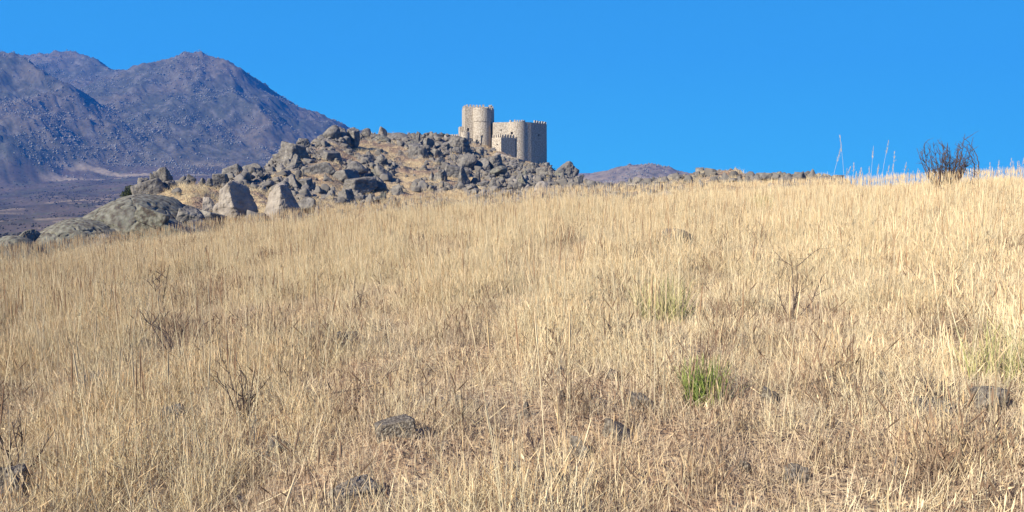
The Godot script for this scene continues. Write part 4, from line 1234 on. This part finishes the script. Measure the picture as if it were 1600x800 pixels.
func limb(st: SurfaceTool, from: Vector3, dir: Vector3, length: float, r: float, depth: int, rng: RandomNumberGenerator, rise: float) -> void:
	var pts: Array = [from]
	var p := from
	var dd := dir
	var n := 5
	for k in n:
		dd = (dd + Vector3(rng.randfn(), rng.randfn() * 0.6, rng.randfn()) * 0.20 + Vector3.UP * rise).normalized()
		p += dd * length / n
		pts.append(p)
	tube(st, pts, r, r * (0.45 if depth > 0 else 0.2))
	if depth > 0:
		for k in rng.randi_range(2, 4):
			var t := rng.randi_range(1, n)
			var out := (dd + Vector3(rng.randfn(), rng.randfn() * 0.5, rng.randfn()) * 0.75).normalized()
			limb(st, pts[t], out, length * rng.randf_range(0.35, 0.65), r * 0.5, depth - 1, rng, rise)


func stem_from(parent: Node3D, pts: Array, r: float, depth: int, rng: RandomNumberGenerator, mat: Material, twigs := 3, twig_len := 0.4) -> void:
	var st := SurfaceTool.new()
	st.begin(Mesh.PRIMITIVE_TRIANGLES)
	var path: Array = []
	for k in pts.size() - 1:
		for j in 4:
			var a: Vector3 = pts[maxi(k - 1, 0)]
			var d: Vector3 = pts[mini(k + 2, pts.size() - 1)]
			path.append(pts[k].cubic_interpolate(pts[k + 1], a, d, j / 4.0) + Vector3(rng.randfn(), rng.randfn(), rng.randfn()) * r * 0.5)
	path.append(pts[-1])
	tube(st, path, r, r * 0.3)
	for k in twigs:
		var i := rng.randi_range(path.size() / 3, path.size() - 2)
		var fwd: Vector3 = (path[i + 1] - path[i]).normalized()
		limb(st, path[i], (fwd + Vector3(rng.randfn(), rng.randfn() * 0.4, rng.randfn()) * 0.6).normalized(), twig_len * rng.randf_range(0.5, 1.1), r * 0.5, depth, rng, 0.05)
	st.generate_normals()
	mesh_node("stem", st.commit(), mat, parent)


func dead_shrub(x: float, z: float, w: float, h: float, stems: int, r: float, depth: int, seed_value: int, label: String, mat: Material = null, tilt := 0.0) -> Node3D:
	var o := thing("dead_shrub", Vector3(x, ground(x, z) - 0.02, z), label, "shrub")
	var rng := RandomNumberGenerator.new()
	rng.seed = seed_value
	for k in stems:
		var a := k * TAU / stems + rng.randf() * 0.8
		var out := rng.randf_range(0.15, 1.0)
		var tip := Vector3(cos(a) * w * 0.5 * out + tilt * h, h * rng.randf_range(0.6, 1.0), sin(a) * w * 0.4 * out)
		var knee := Vector3(tip.x * 0.45, tip.y * 0.38, tip.z * 0.45) + Vector3(rng.randfn(), 0, rng.randfn()) * w * 0.05
		stem_from(o, [Vector3.ZERO, knee, tip], r * rng.randf_range(0.6, 1.0), depth, rng, mat if mat else mats.twig, 3, h * 0.4)
	return o


func make_shrubs() -> void:
	# the dead bush against the sky
	var rng := RandomNumberGenerator.new()
	rng.seed = 8
	var big := thing("dead_bush", Vector3(14.75, ground(14.75, -27.0) - 0.05, -27.0), "bare dark twiggy bush with one arched limb against the sky", "bush")
	var s := 0.0215
	var fan := [[-50, 62], [-42, 70], [-36, 66], [-28, 72], [-22, 58], [-15, 70], [-8, 62], [-2, 76], [2, 60], [6, 84], [9, 70], [14, 78], [-12, 48], [-30, 48], [18, 66], [22, 58], [12, 52], [-4, 50], [-46, 55], [-20, 66], [-33, 57], [4, 66], [16, 60], [-10, 58], [-25, 40], [0, 42], [10, 44], [-38, 42]]
	for f in fan:
		var tip := Vector3(f[0] * s, (f[1] * 0.9 + 22) * s, rng.randfn() * 0.35)
		var foot := Vector3(-4 * s + f[0] * s * 0.30, 0, rng.randfn() * 0.12)
		var knee := Vector3(foot.x + (tip.x - foot.x) * 0.62 + rng.randfn() * 0.06, tip.y * 0.5, tip.z * 0.6)
		stem_from(big, [foot, foot.lerp(knee, 0.5) + Vector3(rng.randfn() * 0.05, 0.04, 0), knee, tip], 0.021, 1, rng, mats.twig, 7, 0.36)
	for k in 30:
		var root := Vector3(rng.randf_range(-26, 14), rng.randf_range(10, 40), rng.randfn() * 10.0) * s
		var out := Vector3(rng.randf_range(-30, 24), rng.randf_range(14, 40), rng.randfn() * 10.0) * s
		stem_from(big, [root, root + out * 0.5 + Vector3(rng.randfn(), 0, rng.randfn()) * 0.08, root + out], 0.012, 1, rng, mats.twig, 4, 0.25)
	var arch := [Vector3(36, 0, 0), Vector3(38, 30, 2), Vector3(39, 50, 2), Vector3(34, 68, 0), Vector3(26, 82, -2), Vector3(14, 94, -2)]
	for q in [[1.0, 0.0], [0.93, -2.0]]:
		var pts: Array = []
		for p in arch:
			pts.append(Vector3(p.x * q[0] + q[1], p.y * q[0], p.z + q[1] * 2.0) * s)
		stem_from(big, pts, 0.022, 0, rng, mats.twig, 0)
	for k in 9:
		var y0 := 34.0 + k * 5.5
		stem_from(big, [Vector3(38.5 - maxf(0, y0 - 55) * 0.5, y0 - 8, 1) * s, Vector3(28, y0 + 1.0, 1) * s, Vector3(16 - rng.randf() * 6.0, y0 + 6.0, 3) * s], 0.009, 0, rng, mats.twig, 2, 0.15)
	dead_shrub(2.71, -7.69, 0.60, 0.62, 5, 0.008, 1, 3, "forked bare shrub with long dark branches amid tall straw", null, 0.06)
	dead_shrub(3.25, -10.6, 0.75, 0.72, 7, 0.007, 1, 4, "faint pale-twigged shrub behind the forked bare shrub", mats.twig_pale)
	dead_shrub(-5.83, -11.42, 0.28, 0.55, 3, 0.012, 1, 5, "small crooked antler-like twig standing in dense straw")
	dead_shrub(-5.21, -11.84, 0.55, 0.75, 3, 0.012, 1, 6, "thin zigzag twig beside the antler-like one")
	dead_shrub(-3.38, -8.07, 1.0, 0.58, 7, 0.011, 1, 7, "wide spreading dead shrub with curling dark branches")
	dead_shrub(-1.83, -5.38, 0.42, 0.42, 10, 0.008, 1, 8, "dense tangle of dark twigs by the lichen-flecked stone")
	dead_shrub(-2.95, -4.69, 0.42, 0.36, 5, 0.009, 1, 9, "blackened twig cluster on the crumbling hummock")
	dead_shrub(-1.75, -9.04, 0.2, 0.45, 2, 0.008, 1, 10, "single slim dead stem in the middle of the field")
	dead_shrub(0.10, -4.15, 0.18, 0.20, 3, 0.008, 0, 11, "short hooked twig at the bare rocky patch")
	dead_shrub(1.72, -11.25, 0.45, 0.45, 4, 0.008, 1, 12, "small bent dead shrub above the faded green tussock")
	dead_shrub(0.83, -6.41, 0.36, 0.28, 5, 0.006, 1, 13, "low brown dead shrub in thin reddish grass")
	dead_shrub(2.45, -4.59, 0.32, 0.22, 8, 0.006, 1, 14, "low dark brushy shrub over the wide dark stone")
	dead_shrub(0.32, -6.48, 0.3, 0.28, 4, 0.006, 1, 15, "wiry red-brown shrub next to the low brown one")
	dead_shrub(-0.41, -25.5, 0.9, 0.75, 7, 0.010, 1, 16, "wispy brown shrub on the brow of the field below the castle", mats.twig_pale)
	# a fallen branch
	var o := thing("fallen_branch", Vector3(-1.14, ground(-1.14, -5.82), -5.82), "thin crooked fallen branch lying across brown litter", "branch")
	stem_from(o, [Vector3(-0.30, 0.02, 0.10), Vector3(-0.05, 0.05, 0.02), Vector3(0.14, 0.08, 0), Vector3(0.24, 0.17, -0.02), Vector3(0.34, 0.20, 0)], 0.007, 0, rng, mats.twig, 2, 0.1)
	# green bushes among the rocks
	leafy("green_bush", Vector3(-63.6, ground(-63.6, -136.0), -136.0), 4.4, 2.9, 3000, 31, "dark green bush beside the dark boulder of the knoll")
	leafy("green_bush", Vector3(-28.3, ground(-28.3, -336.0), -336.0), 3.0, 2.2, 900, 32, "small dark green bush on the ridge near the castle")
	leafy("green_bush", Vector3(-33.4, ground(-33.4, -118.0), -118.0), 2.4, 2.6, 900, 33, "grey-green bush behind the great tan boulders")


func leafy(called: String, at: Vector3, w: float, h: float, leaves: int, seed_value: int, label: String) -> void:
	var o := thing(called, at, label, "bush")
	var rng := RandomNumberGenerator.new()
	rng.seed = seed_value
	var v := PackedVector3Array()
	var cc := PackedColorArray()
	var idx := PackedInt32Array()
	for k in leaves:
		var lobe := Vector3(sin(k % 7 * 2.4) * 0.28, 0.45 + 0.18 * cos(k % 7 * 1.7), cos(k % 7 * 2.4) * 0.28)
		var p := lobe + Vector3(rng.randfn(), rng.randfn(), rng.randfn()).normalized() * 0.27 * pow(rng.randf(), 0.4)
		p = Vector3(p.x * w, maxf(p.y, 0.02) * h, p.z * w)
		var a := Vector3(rng.randfn(), rng.randfn(), rng.randfn()).normalized() * 0.13
		var b := a.cross(Vector3(rng.randfn(), rng.randfn(), rng.randfn())).normalized() * 0.10
		var g := rng.randf_range(0.6, 1.3)
		var s := v.size()
		for q in [p - a, p + b, p + a, p - b]:
			v.append(q)
			cc.append(Color(0.045 * g, 0.058 * g, 0.028 * g))
		idx.append_array(PackedInt32Array([s, s + 1, s + 2, s, s + 2, s + 3]))
	mesh_node("foliage", array_mesh(v, idx, cc), mats.straw, o)
	for k in 4:
		stem_from(o, [Vector3(0, -0.1, 0), Vector3(sin(k * 1.6) * w * 0.12, h * 0.3, cos(k * 1.6) * w * 0.12), Vector3(sin(k * 1.6) * w * 0.25, h * 0.55, cos(k * 1.6) * w * 0.25)], 0.06, 0, rng, mats.twig, 0)


const TUSSOCKS := [
	[1.20, -4.97, 0.13, 0.34, 3, "bright green grass tussock with dark dry tips among straw"],
	[1.42, -7.62, 0.26, 0.52, 2, "faded yellow-green grass tussock beyond the bright one"],
	[3.20, -5.05, 0.28, 0.46, 2, "large olive-green grass tussock above grey stones"],
	[7.4, -23.8, 0.3, 0.6, 2, "pale greenish grass tuft high in the dense straw"],
]


func make_tussocks() -> void:
	for t in TUSSOCKS:
		var o := thing("grass_tussock", Vector3(t[0], ground(t[0], t[1]), t[1]), t[5], "grass tussock")
		mesh_node("green_blades", grass_clump(int(t[0] * 100.0), 240, t[3] * 0.5, t[3], t[2], 0.30, 0.0055, 0.0, t[4]), mats.straw, o)
		mesh_node("dry_blades", grass_clump(int(t[0] * 100.0) + 7, 50, t[3] * 0.7, t[3] * 1.5, t[2] * 1.2, 0.25, 0.004, 0.4, 4 if t[4] == 3 else 0), mats.straw, o)


func make_stalks() -> void:
	var rng := RandomNumberGenerator.new()
	rng.seed = 15
	var all := STALKS.duplicate()
	for k in 34:
		var far := 24.6 + rng.randf() * 1.8
		all.append([(rng.randf_range(0.405, 0.505) if k < 26 else rng.randf_range(0.57, 0.635)) * far, -far, rng.randf_range(0.85, 1.25), rng.randfn() * 0.08 + 0.07, "waist-high pale feathery stalk on the brow by the dead bush", "pale stalks on the brow of the field"])
	for k in all.size():
		var s: Array = all[k]
		var o := thing("tall_stalk", Vector3(s[0], ground(s[0], s[1]), s[1]), s[4], "grass stalk", s[5] if s.size() > 5 else "")
		var h: float = s[2]
		var l: float = s[3]
		var st := SurfaceTool.new()
		st.begin(Mesh.PRIMITIVE_TRIANGLES)
		tube(st, [Vector3.ZERO, Vector3(l * 0.15, h * 0.3, 0), Vector3(l * 0.5, h * 0.65, 0), Vector3(l * 0.85, h * 0.9, 0)], 0.004, 0.002)
		st.generate_normals()
		mesh_node("stem", st.commit(), mats.stalk, o)
		var v := PackedVector3Array()
		var nn := PackedVector3Array()
		var cc := PackedColorArray()
		var idx := PackedInt32Array()
		for j in 46:
			var t := rng.randf()
			var p := Vector3(lerpf(l * 0.72, l, t), h * lerpf(0.78, 1.0, t), 0)
			var spread := 0.030 * (1.0 - t) + 0.006
			var e := p + Vector3(rng.randfn() * spread + l * 0.06, h * 0.045, rng.randfn() * spread)
			ribbon(v, nn, cc, idx, [p, p.lerp(e, 0.5), e], [0.003, 0.005, 0.001], Vector3(cos(j), 0, sin(j)), Color(0.50, 0.385, 0.22))
		mesh_node("seed_head", array_mesh(v, idx, cc, nn), mats.straw, o)


const STALKS := [
	[9.85, -25.0, 1.75, 0.30, "tall feathery stalk leaning away from the bush, outermost of the row"],
	[10.75, -26.0, 2.15, -0.22, "tallest feathery grass stalk leaning back over its neighbour"],
	[11.55, -26.0, 1.75, 0.06, "thin faint feathery stalk, second past the tallest one"],
	[11.40, -25.0, 1.90, 0.22, "straight tall feathery stalk in the middle of the row"],
	[11.80, -25.0, 1.55, 0.02, "shorter upright feathery stalk closing the row towards the dead bush"],
]
